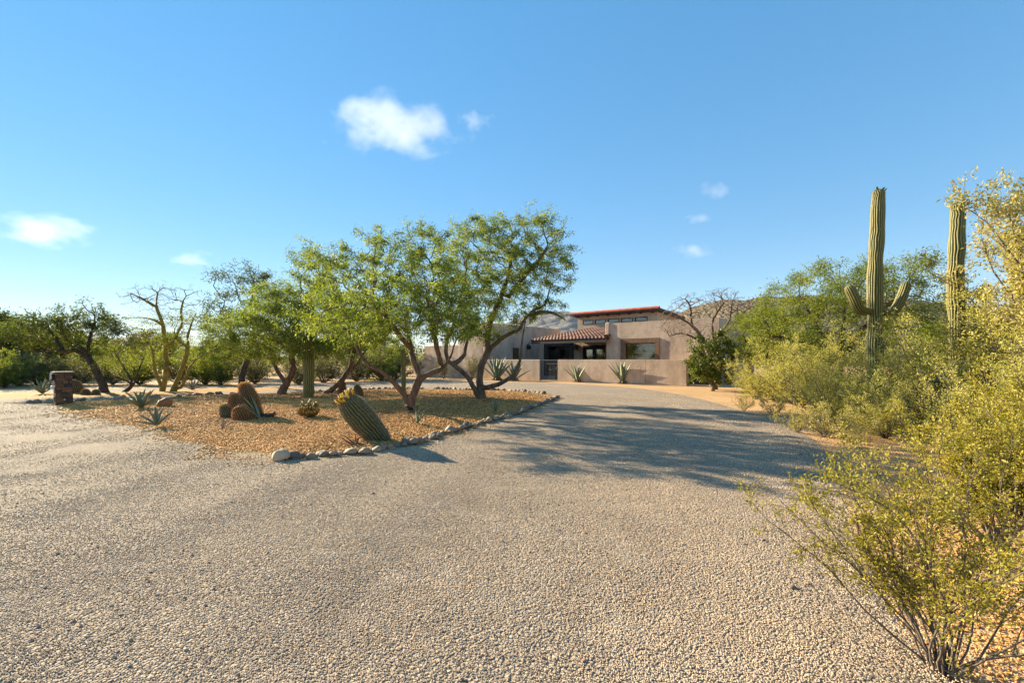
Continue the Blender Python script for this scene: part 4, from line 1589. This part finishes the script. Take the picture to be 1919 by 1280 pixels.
ZA = 1275 / (780 - 674)
tree('mesquite_tree', 'forked mesquite in the middle of the bed behind the leaning barrel', 'tree', W(770, 781, ZA),
     [stem(ZA, (770, 782), (768, 763), (758, 742), (738, 716, -.1), (715, 696, -.2), (690, 684, -.2), (676, 664, -.2), (660, 632, -.3)),
      stem(ZA, (768, 758), (776, 735), (788, 712, .1), (806, 700, .1), (828, 690, .2), (845, 668, .3), (858, 630, .4)),
      stem(ZA, (788, 712, .1), (780, 690, .1), (772, 664, .2), (770, 640, .3), (758, 600, .3)),
      stem(ZA, (770, 655, .2), (745, 622, -.3), (722, 590, -.5), (700, 555, -.6)),
      stem(ZA, (828, 690, .2), (820, 655, .0), (810, 610, -.2), (800, 560, -.3))],
     [lob(680, 570, ZA, 100, 75, 1.9), lob(770, 540, ZA, 110, 90, 2.0), lob(835, 570, ZA, 65, 75, 1.6), lob(625, 505, ZA, 62, 48, 1.2, .8), lob(735, 470, ZA, 80, 45, 1.5), lob(800, 450, ZA, 50, 40, 1.2), lob(640, 620, ZA, 65, 30, 1.2), lob(580, 470, ZA, 22, 28, .5, .8), lob(820, 590, ZA, 80, 60, 1.6, 1, -1.6), lob(735, 575, ZA, 75, 50, 1.3, .8, -2.4), lob(585, 590, ZA, 55, 38, 1.1, .8, -2.3), lob(660, 620, ZA, 60, 32, 1.1, .8, -2.5)],
     1900, .15, .19, .12, 21, 'leaf_mesq', 46000, .09, .023, 'bark', .0045, .36, .062, .45)
ZB = 1275 / (752 - 674)
tree('mesquite_tree', 'tallest mesquite with a low right limb in front of the house', 'tree', W(900, 753, ZB),
     [stem(ZB, (903, 753), (902, 738), (900, 722), (900, 700, .1), (906, 676, .1), (918, 655, .2), (936, 638, .2), (955, 626, .2), (974, 617, .1), (984, 598, 0), (1000, 582, 0), (1022, 570, -.2), (1030, 545, -.2)),
      stem(ZB, (897, 745), (886, 722, -.2), (870, 700, -.3), (850, 683, -.4), (838, 672, -.4), (836, 645, -.5), (848, 615, -.5), (858, 580, -.6), (868, 540, -.6)),
      stem(ZB, (904, 727), (922, 724, -.3), (945, 715, -.5), (965, 700, -.6), (974, 680, -.6), (977, 660, -.6), (980, 630, -.7), (985, 600, -.7)),
      stem(ZB, (912, 662, .1), (914, 635, .3), (920, 600, .4), (938, 560, .5), (952, 520, .6), (960, 480, .6)),
      stem(ZB, (850, 683, -.4), (870, 665, .1), (876, 630, .4), (880, 590, .6)),
      stem(ZB, (955, 555, .5), (985, 515, .2), (1008, 490, 0), (1025, 465, -.2)),
      stem(ZB, (990, 592, 0), (1020, 585, -.4), (1045, 590, -.5), (1060, 600, -.5))],
     [lob(900, 500, ZB, 95, 85, 2.2), lob(985, 470, ZB, 75, 70, 1.9), lob(1035, 510, ZB, 48, 55, 1.5), lob(870, 570, ZB, 70, 55, 1.8), lob(1005, 412, ZB, 55, 28, 1.1), lob(1035, 575, ZB, 45, 28, 1.0, .5), lob(890, 425, ZB, 55, 30, 1.3), lob(960, 560, ZB, 60, 45, 1.6), lob(1060, 420, ZB, 18, 18, .6, .6), lob(940, 440, ZB, 70, 40, 1.6), lob(905, 608, ZB, 75, 30, 1.6, .8), lob(1000, 585, ZB, 55, 25, 1.3, .7), lob(1050, 480, ZB, 35, 45, 1.2, .8)],
     2200, .175, .225, .16, 22, 'leaf_mesq', 44000, .11, .028, 'bark', .0055, .36, .072, .5)
ZC = 1275 / (743 - 674)
tree('mesquite_tree', 'mesquite with a thick bent trunk left of the green saguaro trunk', 'tree', W(527, 743, ZC),
     [stem(ZC, (526, 744), (530, 730), (540, 714), (548, 700, -.1), (551, 684, -.1), (548, 668, -.2), (562, 655, -.3), (585, 645, -.4), (612, 635, -.4)),
      stem(ZC, (536, 718), (523, 700, .1), (515, 684, .2), (508, 668, .2), (506, 650, .3), (490, 630, .4)),
      stem(ZC, (548, 670, -.2), (545, 645, 0), (555, 610, .2), (570, 570, .3))],
     [lob(560, 605, ZC, 100, 48, 1.6, 1, -1.4), lob(475, 625, ZC, 85, 42, 1.9, 1, -.5), lob(610, 640, ZC, 80, 34, 1.6, 1, -1.2), lob(588, 515, ZC, 45, 60, 1.2, .9, -1.3), lob(525, 565, ZC, 60, 40, 1.6, 1, -.4), lob(430, 655, ZC, 55, 25, 1.2, .8), lob(570, 650, ZC, 60, 22, 1.3, 1, -1.2), lob(500, 660, ZC, 60, 18, 1.4)],
     1700, .19, .25, .15, 23, 'leaf_mesq', 50000, .115, .029, 'bark', .0065, .33, .11, .45)
ZD = 1275 / (742 - 674)
tree('mesquite_tree', 'slim mesquite stem leaning right beside the upright brown barrel', 'tree', W(606, 742, ZD),
     [stem(ZD, (605, 743), (620, 732), (636, 718), (650, 700), (658, 684), (662, 664), (672, 640)),
      stem(ZD, (650, 700), (664, 690, .3), (676, 672, .4), (690, 650, .5))],
     [lob(665, 620, ZD, 60, 38, 1.5), lob(700, 600, ZD, 50, 40, 1.4), lob(635, 585, ZD, 50, 40, 1.3)],
     520, .19, .25, .105, 24, 'leaf_mesq', 18000, .115, .029, 'bark', .0065, .33, .11, .4)
ZE_ = 1275 / (726 - 674)
tree('mesquite_tree', 'airy dark mesquite behind, between the palo verdes and the bent trunk', 'tree', W(452, 726, ZE_),
     [stem(ZE_, (452, 727), (456, 700), (465, 670), (472, 640), (476, 610), (470, 575)), stem(ZE_, (465, 668), (445, 640), (430, 612), (420, 590)), stem(ZE_, (472, 640), (492, 615), (508, 590))],
     [lob(455, 535, ZE_, 55, 45, 2.2), lob(430, 580, ZE_, 48, 40, 2.0), lob(500, 570, ZE_, 35, 35, 1.6), lob(405, 610, ZE_, 25, 30, 1.2)],
     560, .27, .42, .15, 25, 'leaf_dark', 6500, .17, .04, 'bark_dark', .008, .33, .14, .3)
ZF = 1275 / (739 - 674)
tree('mesquite_tree', 'dark mesquite arching left over the slate pillar', 'tree', W(198, 739, ZF),
     [stem(ZF, (198, 740), (192, 720), (183, 700), (174, 683), (164, 669), (152, 660, -.1), (138, 656, -.2), (120, 659, -.3), (104, 655, -.4), (90, 658, -.4), (74, 650, -.5), (56, 646, -.5)),
      stem(ZF, (166, 672), (154, 652), (140, 648), (128, 640), (118, 620)), stem(ZF, (172, 680), (166, 655, .2), (170, 630, .3), (178, 605, .3)), stem(ZF, (120, 659, -.3), (108, 640), (95, 620), (80, 605))],
     [lob(135, 612, ZF, 75, 40, 1.9), lob(62, 628, ZF, 55, 28, 1.6), lob(170, 588, ZF, 38, 32, 1.3, .8), lob(205, 620, ZF, 25, 25, .9, .6), lob(15, 625, ZF, 30, 22, 1.2)],
     620, .21, .33, .145, 26, 'leaf_dark', 9500, .15, .036, 'bark_dark', .0065, .36, .11, .35)
ZG = 1275 / (737 - 674)
tree('palo_verde', 'yellow trunked palo verde with bare upper twigs, left of the pair', 'tree', W(306, 737, ZG),
     [stem(ZG, (306, 738), (302, 722), (294, 702), (289, 684), (287, 662), (280, 640), (272, 622)),
      stem(ZG, (305, 730), (310, 710), (312, 690), (311, 668), (310, 645), (306, 610), (299, 590), (293, 572), (296, 548)),
      stem(ZG, (311, 660), (324, 640), (336, 620), (342, 605), (340, 585), (346, 560)), stem(ZG, (293, 575), (276, 565), (258, 555), (245, 550)), stem(ZG, (306, 610), (290, 600), (270, 595))],
     [lob(272, 560, ZG, 40, 32, 1.4), lob(300, 548, ZG, 28, 28, 1.2), lob(346, 560, ZG, 30, 32, 1.3), lob(330, 585, ZG, 40, 30, 1.3), lob(280, 610, ZG, 40, 30, 1.3, .7), lob(290, 640, ZG, 45, 25, 1.3, .7)],
     1500, .16, .19, .11, 27, 'leaf_pv', 2200, .09, .022, 'bark_pv', .0052, .2, .10, .1, 3, 'palo verdes', 0.0, lambda P: P[:, 2] < 3.4)
tree('palo_verde', 'right palo verde with two leaning yellow green trunks', 'tree', W(327, 736, ZG),
     [stem(ZG, (324, 737), (332, 714), (342, 690), (350, 668), (352, 645), (353, 625), (362, 600)),
      stem(ZG, (334, 733), (346, 716), (352, 696), (362, 680), (378, 668), (395, 660), (412, 655)), stem(ZG, (352, 650), (338, 640), (328, 625))],
     [lob(370, 625, ZG, 42, 38, 1.5), lob(395, 650, ZG, 35, 22, 1.2), lob(350, 600, ZG, 35, 28, 1.2), lob(335, 645, ZG, 35, 25, 1.2)],
     430, .2, .28, .11, 28, 'leaf_pv', 3800, .09, .022, 'bark_pv', .006, .25, .12, .1, 3, 'palo verdes')
ZH = 1275 / (738 - 674)
tree('palo_verde', 'low leaning twiggy palo verde behind the spreading grey agave', 'shrub', W(231, 738, ZH),
     [stem(ZH, (230, 739), (240, 730), (250, 720), (255, 708), (262, 690), (270, 672)), stem(ZH, (250, 720), (240, 700), (228, 682), (215, 660)), stem(ZH, (250, 720), (235, 712), (215, 705), (195, 690))],
     [lob(228, 668, ZH, 42, 28, 1.2), lob(262, 680, ZH, 25, 28, 1.0), lob(205, 685, ZH, 25, 20, .9)],
     330, .17, .24, .075, 29, 'leaf_pv', 3000, .08, .02, 'bark_dark', .006, .25, .1, 0)

# bare tree in front of the house's right corner
ZI = 22.8
tree('bare_tree', 'leafless brown tree behind the round citrus bush', 'tree', W(1340, 674 + 1275 / ZI, ZI),
     [stem(ZI, (1340, 730), (1336, 690), (1325, 650), (1308, 622), (1290, 605), (1268, 593), (1245, 585)),
      stem(ZI, (1336, 680), (1338, 640), (1335, 605), (1348, 580), (1360, 565)), stem(ZI, (1297, 612), (1295, 590), (1294, 575), (1285, 560)),
      stem(ZI, (1325, 650), (1300, 632), (1275, 625), (1255, 630)), stem(ZI, (1338, 640), (1365, 605), (1370, 585), (1372, 565)), stem(ZI, (1340, 650), (1380, 600, .5), (1410, 575, .6), (1430, 590, .6))],
     [lob(1350, 565, ZI, 36, 30, 1.3), lob(1290, 575, ZI, 36, 28, 1.3), lob(1258, 605, ZI, 28, 28, 1.0), lob(1400, 575, ZI, 35, 22, 1.0, .7), lob(1300, 620, ZI, 35, 20, 1.0)],
     2600, .13, .15, .12, 30, 'leaf_tan', 0, .1, .03, 'bark_bare', .007, .22)
# big green mesquite behind the saguaro, smaller lime green tree, citrus
ZJ = 19.0
tree('mesquite_tree', 'broad bright green mesquite behind the two armed saguaro', 'tree', W(1575, 674 + 1275 / ZJ, ZJ),
     [stem(ZJ, (1575, 741), (1570, 690), (1555, 650), (1530, 610), (1510, 575)), stem(ZJ, (1572, 690), (1600, 640), (1640, 590), (1680, 560)), stem(ZJ, (1570, 680), (1580, 620), (1585, 560)), stem(ZJ, (1555, 650), (1500, 640), (1450, 630))],
     [lob(1585, 520, ZJ, 90, 45, 2.4), lob(1500, 560, ZJ, 80, 50, 2.2), lob(1690, 520, ZJ, 85, 45, 2.4), lob(1580, 590, ZJ, 130, 50, 2.4), lob(1700, 590, ZJ, 80, 60, 2.2), lob(1460, 610, ZJ, 70, 45, 2.0), lob(1560, 650, ZJ, 130, 35, 2.0)],
     1500, .25, .38, .19, 31, 'leaf_pv', 30000, .16, .034, 'bark_dark', .007, .33, .15, .2)
ZK = 21.5
tree('palo_verde', 'small lime green tree between the citrus bush and the thicket', 'tree', W(1410, 674 + 1275 / ZK, ZK),
     [stem(ZK, (1410, 733), (1408, 700), (1402, 665), (1395, 630)), stem(ZK, (1405, 690), (1425, 655), (1435, 620))],
     [lob(1395, 620, ZK, 40, 38, 1.6), lob(1435, 615, ZK, 35, 38, 1.5), lob(1420, 660, ZK, 50, 30, 1.5)],
     420, .22, .33, .1, 32, 'leaf_pv', 9000, .14, .034, 'bark_pv', .007, .3, .13, .1)
ZL = 1275 / (733 - 674)
tree('citrus_bush', 'dense round glossy citrus bush at the right end of the garden wall', 'bush', W(1336, 734, ZL),
     [stem(ZL, (1336, 735), (1337, 720), (1334, 700), (1328, 675)), stem(ZL, (1337, 722), (1350, 702), (1352, 680)), stem(ZL, (1337, 722), (1318, 706), (1308, 690))],
     [lob(1328, 665, ZL, 43, 48, 1.1), lob(1320, 695, ZL, 38, 28, 1.0), lob(1350, 672, ZL, 32, 42, 1.0), lob(1345, 705, ZL, 34, 18, .9)],
     600, .14, .22, .075, 33, 'leaf_citrus', 11000, .12, .06, 'bark', .006, .3, .075, .15)


# ------------------------------------------------------------------ creosote and desert shrubs
def shrub_parts(seed, h, nst, ntw, nlf, L, Wd, tilt=(.2, .95), rad=.012, leafm='leaf_creo', from_t=.3, tw=.28, lean=(0, 0), sub=2, spread=.02, barkm='twig', fill=1.0, lv=(.75, 1.15)):
    rng = np.random.default_rng(seed)
    wb = Buf()
    LP, LD, LT = [], [], []
    for s in range(nst):
        az = s * 2.399 + rng.uniform(-.4, .4)
        ti = rng.uniform(*tilt)
        ln = h * rng.uniform(*lv) / max(math.cos(ti * .75), .5)
        n = 12
        d = np.array([math.sin(ti) * math.cos(az) + lean[0], math.sin(ti) * math.sin(az) + lean[1], math.cos(ti)])
        P = [np.array([math.cos(az), math.sin(az), 0]) * rng.uniform(.01, .05)]
        for i in range(n):
            P.append(P[-1] + nz(d) * ln / n)
            d = nz(d) + rng.normal(0, .13, 3) + np.array([0, 0, .035])
        P = np.array(P)
        R = np.linspace(rad * rng.uniform(.7, 1.2), rad * .22, n + 1)
        wb.tube(P, R, 5 if rad > .008 else 4, cap=False)
        ctone = rng.normal(.48, .1)
        for k in range(ntw):
            u_ = rng.uniform(from_t, 1.0)
            i = min(int(u_ * n), n - 1)
            p0 = P[i] + (P[i + 1] - P[i]) * (u_ * n - i)
            d2 = nz(nz(P[i + 1] - P[i]) * 1.0 + rng.normal(0, .55, 3) + np.array([0, 0, .15]))
            tl = tw * h * rng.uniform(.45, 1.1) * (1.15 - .45 * u_)
            Q = [p0]
            for j in range(5):
                Q.append(Q[-1] + d2 * tl / 5)
                d2 = nz(d2 + rng.normal(0, .22, 3))
            Q = np.array(Q)
            wb.tube(Q, np.linspace(R[i] * .5, R[i] * .15 + .0006, 6), 3, cap=False)
            lines = [(Q, d2)]
            for m in range(sub):
                j = rng.integers(1, 5)
                d3 = nz(nz(Q[j] - Q[j - 1]) + rng.normal(0, .6, 3))
                q2 = np.array([Q[j] + d3 * tl * .16 * i3 for i3 in range(4)])
                q2[2:] += rng.normal(0, tl * .03, (2, 3))
                wb.tube(q2, np.linspace(R[i] * .25, .0008, 4), 3, cap=False)
                lines.append((q2, d3))
            for (ln_, dd_) in lines:
                c = rng.poisson(nlf * fill * (1.0 if ln_ is Q else .6))
                if c == 0:
                    continue
                uu = rng.uniform(.15, 1.0, c) * (len(ln_) - 1)
                ii = np.minimum(uu.astype(int), len(ln_) - 2)
                pp = ln_[ii] + (ln_[ii + 1] - ln_[ii]) * (uu - ii)[:, None]
                LP.append(pp + rng.normal(0, spread, (c, 3)))
                LD.append(nz(dd_ + rng.normal(0, .8, (c, 3))))
                LT.append(np.full(c, ctone + rng.normal(0, .08)))
    LP, LD, LT = np.vstack(LP), np.vstack(LD), np.concatenate(LT)
    lb = leaf_buf(LP, LD, L, Wd, rng, -.05, LT)
    return wb.mesh('stems', M[barkm], True), lb.mesh('foliage', M[leafm])


def shrub(name, label, cat, loc, parts, rz=0, sc=1.0, group=None):
    t = thing(name, label, cat, loc, group, rz)
    t.scale = (sc, sc, sc) if not isinstance(sc, tuple) else sc
    link('stems', parts[0], t)
    link('foliage', parts[1], t)
    return t


# nearest bush: open vase of dark stems
g = G(1765, 1268)
near = shrub_parts(41, 1.0, 29, 15, 13, .020, .0095, (.1, .7), .0072, 'leaf_creo', .28, .24, (-.04, .12), 3, .011)
shrub('creosote_bush', 'nearest creosote bush with open dark stems in the lower right corner', 'bush', (g[0], g[1], 0), near, 0, 1.0, 'creosote bushes')
n2 = shrub_parts(42, 1.15, 34, 15, 17, .03, .014, (.1, .8), .010, 'leaf_creo', .2, .26, (0, 0), 3, .014)
shrub('creosote_bush', 'dense olive creosote right behind the nearest bush', 'bush', (3.85, 3.6, 0), n2, .5, .9, 'creosote bushes')
shrub('creosote_bush', 'olive creosote at the right edge behind the nearest bushes', 'bush', (5.3, 4.5, 0), n2, 2.5, 1.12, 'creosote bushes')
mid = [shrub_parts(43 + i, 1.8, 36, 13, 13, .05, .023, (.05, 1.1), .016, 'leaf_mid', .12, .33, (0, 0), 3, .035, 'twig', 1.0, (.5, 1.3)) for i in range(3)]
for (x, y, Zd, sc, rz, k, lab) in [
        (1455, 752, 16.0, .82, 0, 0, 'tan creosote at the far left end of the thicket beside the drive'),
        (1500, 765, 14.2, 1.0, 1, 1, 'creosote with bare lower twigs second from the drive'),
        (1550, 776, 13.0, 1.0, 2, 2, 'twiggy tan creosote left of the saguaro'),
        (1610, 786, 10.6, .66, 3, 0, 'creosote thick with tan leaves in front of the saguaro'),
        (1690, 790, 12.5, .9, 4, 1, 'grey twigged creosote between the two saguaros'),
        (1745, 800, 9.6, .74, 5, 2, 'tan creosote in front of the gap between the saguaros'),
        (1800, 800, 9.4, .95, 0.5, 0, 'tall tan creosote below the second saguaro'),
        (1880, 800, 9.8, 1.3, 1.5, 1, 'broad tan creosote beyond the right edge bush'),
        (1418, 746, 17.2, .66, 2.2, 1, 'small tan creosote below the lime green tree at the thicket end'),
        (1575, 812, 9.7, .62, 5.2, 2, 'waist high tan creosote in front of the twiggy ones'),
        (1660, 826, 8.6, .5, .9, 0, 'waist high creosote nearest the dense olive bush'),
        (1880, 860, 6.6, .8, 2.5, 2, 'tan creosote under the tallest bush at the right')]:
    p = W(x, 674 + 1275 / Zd, Zd)
    shrub('creosote_bush', lab, 'bush', (p[0], p[1], 0), mid[k], rz, sc, 'creosote bushes')
tall = shrub_parts(51, 3.7, 26, 28, 24, .062, .028, (.05, .55), .03, 'leaf_tan', .2, .2, (-.03, -.03), 3, .045)
shrub('creosote_tree', 'tallest tan leaved bush filling the right edge of the view', 'bush', (10.65, 8.0, 0), tall, .3, 1.2)
shrub('creosote_tree', 'second tall tan bush beyond the right edge, behind the tallest', 'bush', (12.2, 9.6, 0), tall, 2.4, 1.1)
low = shrub_parts(52, .5, 18, 8, 9, .032, .015, (.2, 1.1), .005, 'leaf_tan', .15, .35, (0, 0), 1, .02)
for (x, y, sc, lab) in [(1493, 812, .9, 'low yellow tuft at the drive edge, first of the small tufts'), (1548, 820, 1.15, 'low yellow tuft between drive and thicket, in the middle'), (1598, 832, .9, 'low yellow tuft nearest the dense olive creosote'), (1395, 770, .8, 'little dry tuft on the verge below the lime green tree'), (1450, 778, 1.0, 'dry tuft beneath the left end of the thicket')]:
    g = G(x, y)
    shrub('dry_shrub', lab, 'shrub', (g[0], g[1], 0), low, x, sc, 'low dry tufts')
wallsh = shrub_parts(53, 1.5, 22, 10, 10, .06, .024, (.15, .8), .014, 'leaf_greyscrub', .2, .3, (0, 0), 2, .03)
for (x, y, sc, lab) in [(832, 710, .95, 'dark twiggy shrub at the garden wall left of the tall mesquite trunk'), (885, 711, 1.05, 'grey shrub against the wall between the mesquite stems')]:
    g = G(x, y)
    shrub('wall_shrub', lab, 'shrub', (g[0], g[1], 0), wallsh, x, sc, 'shrubs along the wall')


# ------------------------------------------------------------------ background trees and scrub
def bg_tree(seed, h, wdt, leafm, nleaf, L=.2, Wd=.07):
    rng = np.random.default_rng(seed)
    st = [[(0, 0, 0), (.1, 0, h * .15), (-.05 * h, .1, h * .3), (-.12 * h, 0, h * .5)], [(.1, 0, h * .15), (.12 * h, .2, h * .35), (.2 * h, 0, h * .55)]]
    lb = []
    for k in range(7):
        a_ = rng.uniform(0, 6.28)
        r_ = rng.uniform(.1, .6) * wdt
        lb.append((np.array([math.cos(a_) * r_, math.sin(a_) * r_, h * rng.uniform(.4, .78)]), (wdt * rng.uniform(.3, .5), wdt * .4, h * rng.uniform(.14, .24)), 1))
    A = sample_lobes(lb, 420, rng)
    N, par = grow([[np.array(p) for p in s] for s in st], A, h * .055, h * .085, rng, .3)
    b, R, w, ch = wood(N, par, .13 * h / 5, .008)
    tips = np.where(w <= 3)[0]
    idx = rng.integers(0, len(tips), nleaf)
    P = N[tips][idx] + rng.normal(0, .045 * h, (nleaf, 3)) * np.array([1, 1, .8])
    tone = rng.normal(.45, .14, len(tips))[idx]
    return b.mesh('trunk', M['bark_dark'], True), leaf_buf(P, rng.normal(0, 1, (nleaf, 3)), L, Wd, rng, .2, tone).mesh('crown', M[leafm])


BG = [bg_tree(61, 5.0, 2.9, 'leaf_bg', 8500), bg_tree(62, 5.0, 2.6, 'leaf_dark', 8500), bg_tree(63, 5.0, 3.0, 'leaf_pv', 7000), bg_tree(64, 5.0, 2.8, 'leaf_greyscrub', 7500), bg_tree(65, 5.0, 2.6, 'leaf_purple', 6000)]
NEARSCRUB = shrub_parts(66, 2.2, 30, 14, 13, .11, .04, (.15, 1.1), .02, 'leaf_greyscrub', .12, .3, (0, 0), 1, .05)
GREENSCRUB = shrub_parts(67, 2.2, 30, 14, 14, .11, .04, (.15, 1.1), .02, 'leaf_pv', .08, .3, (0, 0), 1, .05)
for (x, Zd, h, k, lab) in [
        (18, 30, 5.2, 1, 'dark leafy tree at the far left edge behind the drive'),
        (78, 33, 4.7, 0, 'leafy green tree behind the slate pillar'),
        (-40, 36, 6.0, 0, 'tall green tree cut by the left frame edge'),
        (45, 40, 6.2, 2, 'pale green crown showing above the arching mesquite'),
        (140, 36, 4.6, 2, 'light green tree seen under the arching mesquite branch'),
        (185, 42, 4.4, 0, 'green tree behind the arching mesquite trunk'),
        (255, 40, 4.6, 3, 'olive tree behind the twiggy low palo verde'),
        (300, 48, 5.0, 1, 'dark tree behind the yellow palo verde trunks'),
        (388, 38, 4.0, 2, 'soft green tree right of the palo verdes'),
        (432, 33, 3.2, 4, 'purple brown scrubby tree behind the barrel cluster'),
        (480, 36, 3.9, 3, 'olive scrub tree left of the bent mesquite trunk'),
        (560, 44, 4.8, 0, 'green tree behind the saguaro trunk'),
        (625, 38, 4.2, 3, 'olive tree between the saguaro trunk and the leaning stem'),
        (690, 36, 4.4, 0, 'leafy tree behind the small barrel cacti'),
        (735, 42, 4.8, 2, 'light green tree left of the forked mesquite'),
        (1470, 30, 4.6, 2, 'green tree beyond the left end of the creosote thicket'),
        (1800, 26, 4.8, 2, 'green tree behind the second saguaro'),
        (1900, 24, 5.0, 3, 'olive tree far behind the right edge bush')]:
    p = W(x, 674, Zd)
    t = thing('desert_tree', lab, 'tree', (p[0], p[1], 0), 'background trees', rz=x * .7)
    s_ = h / 5.0
    t.scale = (s_ * 1.1, s_ * 1.1, s_)
    link('trunk', BG[k][0], t)
    link('crown', BG[k][1], t)
for (x, y, h, k, lab) in [
        (35, 724, 1.8, 0, 'grey brush at the drive edge on the far left'),
        (8, 727, 1.7, 1, 'green brush at the very left edge beside the drive'),
        (70, 722, 1.9, 0, 'grey brush behind the spreading agave left of the pillar'),
        (118, 721, 1.6, 1, 'green brush directly behind the slate pillar'),
        (212, 721, 1.7, 0, 'grey brush right of the arching mesquite trunk'),
        (262, 722, 1.9, 1, 'green brush behind the low twiggy palo verde'),
        (335, 720, 1.8, 0, 'grey brush between the two palo verdes'),
        (150, 722, 1.5, 0, 'grey brush behind the round barrel cacti'),
        (385, 721, 2.2, 1, 'feathery green shrub right of the palo verdes across the drive'),
        (415, 722, 1.6, 1, 'second feathery green shrub across the drive'),
        (478, 719, 1.9, 0, 'olive shrub across the drive behind the barrel cluster'),
        (562, 722, 1.5, 0, 'pale twiggy shrub just left of the saguaro trunk'),
        (607, 718, 2.0, 0, 'twiggy shrub right of the saguaro trunk'),
        (668, 715, 2.2, 0, 'grey olive shrub beyond the far drive'),
        (715, 714, 2.3, 1, 'green shrub beyond the far drive by the forked mesquite'),
        (740, 713, 2.0, 0, 'grey shrub between the columnar cactus and the house')]:
    g = G(x, y)
    shrub('desert_shrub', lab, 'shrub', (g[0], g[1], 0), (NEARSCRUB, GREENSCRUB)[k], x * .3, h / 2.2, 'shrubs beyond the drive')

# far scrub as one mass
rng = np.random.default_rng(70)
b = Buf()
n = 420
az = rng.uniform(-1.05, 1.05, n)
rd = rng.uniform(48, 190, n) ** 1.0
for i in range(n):
    c = np.array([math.sin(az[i]) * rd[i], math.cos(az[i]) * rd[i], 0])
    if 0 < c[0] < 45 and c[1] < 75:
        continue
    h = rng.uniform(1.0, 3.6)
    w_ = h * rng.uniform(.6, .95)
    m = int(np.interp(rd[i], [48, 190], [420, 130]))
    P = c + nz(rng.normal(0, 1, (m, 3))) * rng.uniform(.4, 1, (m, 1)) * np.array([w_, w_, h * .5]) + np.array([0, 0, h * .5])
    P[:, 2] = np.maximum(P[:, 2], .05)
    k = np.interp(rd[i], [48, 190], [.28, .75])
    lb = leaf_buf(P, rng.normal(0, 1, (m, 3)), k, k * .5, rng, 0, np.full(m, rng.normal(.4, .15)))
    b.add(lb.v[0], q=lb.q[0], a=lb.a[0])
o = kind(b.obj('far_scrub', M['leaf_bg']), 'stuff')
o['label'] = 'distant desert scrub on the flat beyond the trees'
o['category'] = 'scrub'


# ------------------------------------------------------------------ clouds
def cloudmat(name, seed, dens, scale):
    m = bpy.data.materials.new(name)
    m.use_nodes = True
    n, l = m.node_tree.nodes, m.node_tree.links
    n.remove(n['Principled BSDF'])
    pv = n.new('ShaderNodeVolumePrincipled')
    pv.inputs['Color'].default_value = (1, 1, 1, 1)
    pv.inputs['Anisotropy'].default_value = 0.2
    tc = n.new('ShaderNodeTexCoord')
    ln = n.new('ShaderNodeVectorMath')
    ln.operation = 'LENGTH'
    l.new(tc.outputs['Object'], ln.inputs[0])
    mp = n.new('ShaderNodeMapping')
    mp.inputs['Location'].default_value = (seed, seed * 1.7, 0)
    mp.inputs['Scale'].default_value = (scale * 1.1, scale * .5, scale * .8)
    l.new(tc.outputs['Object'], mp.inputs[0])
    nt = n.new('ShaderNodeTexNoise')
    nt.inputs['Scale'].default_value = 1.0
    nt.inputs['Detail'].default_value = 7
    nt.inputs['Roughness'].default_value = .62
    l.new(mp.outputs[0], nt.inputs['Vector'])
    a = n.new('ShaderNodeMath')          # noise - 0.75 * r^... : dense core, ragged rim
    a.operation = 'MULTIPLY_ADD'
    l.new(ln.outputs['Value'], a.inputs[0])
    a.inputs[1].default_value = -.48
    l.new(nt.outputs[0], a.inputs[2])
    mr = n.new('ShaderNodeMapRange')
    mr.inputs['From Min'].default_value = .13
    mr.inputs['From Max'].default_value = .62
    mr.inputs['To Min'].default_value = 0
    mr.inputs['To Max'].default_value = dens
    l.new(a.outputs[0], mr.inputs[0])
    l.new(mr.outputs[0], pv.inputs['Density'])
    l.new(pv.outputs[0], n['Material Output'].inputs['Volume'])
    return m


import bmesh
bm = bmesh.new()
bmesh.ops.create_icosphere(bm, subdivisions=3, radius=1)
for (x, y, rx, ry, dens, sd, sc, lab) in [
        (742, 236, 158, 66, .0032, 1.0, 2.3, 'largest white cloud above the mesquites'),
        (892, 226, 40, 26, .004, 4.0, 1.3, 'wisp just right of the largest cloud'),
        (85, 432, 105, 40, .0028, 7.0, 1.6, 'white cloud low at the left edge of the sky'),
        (1340, 356, 36, 26, .003, 9.0, 1.3, 'thin wisp high above the bare tree'),
        (1296, 468, 46, 22, .004, 12.0, 1.4, 'small white wisp above the bare tree'),
        (1311, 408, 28, 14, .004, 15.0, 1.2, 'faint wisp between two other wisps above the bare tree'),
        (362, 486, 50, 20, .003, 18.0, 1.4, 'faint wisp above the airy dark mesquite')]:
    me = bpy.data.meshes.new('cloud')
    bm.to_mesh(me)
    me.materials.append(cloudmat('cloud_vapour', sd, dens, sc))
    Zc_ = 3000.0
    o = link('cloud', me, None, tuple(W(x, y, Zc_)))
    o.scale = (rx * Zc_ / F, rx * Zc_ / F * .45, ry * Zc_ / F)
    tag(o, lab, 'cloud', 'clouds')
bm.free()


# ------------------------------------------------------------------ air
hz = kind(Buf().box(-9600, 9600, -9600, 9600, -1.5, 560).obj('haze'), 'stuff')
hz['label'] = 'thin pale air that fades the far mountains'
hz['category'] = 'haze'
hm = bpy.data.materials.new('haze_air')
hm.use_nodes = True
hm.node_tree.nodes.remove(hm.node_tree.nodes['Principled BSDF'])
pv = hm.node_tree.nodes.new('ShaderNodeVolumePrincipled')
pv.inputs['Color'].default_value = (0.70, 0.82, 1.0, 1)
pv.inputs['Density'].default_value = 0.000024
hm.node_tree.links.new(pv.outputs[0], hm.node_tree.nodes['Material Output'].inputs['Volume'])
hz.data.materials.append(hm)
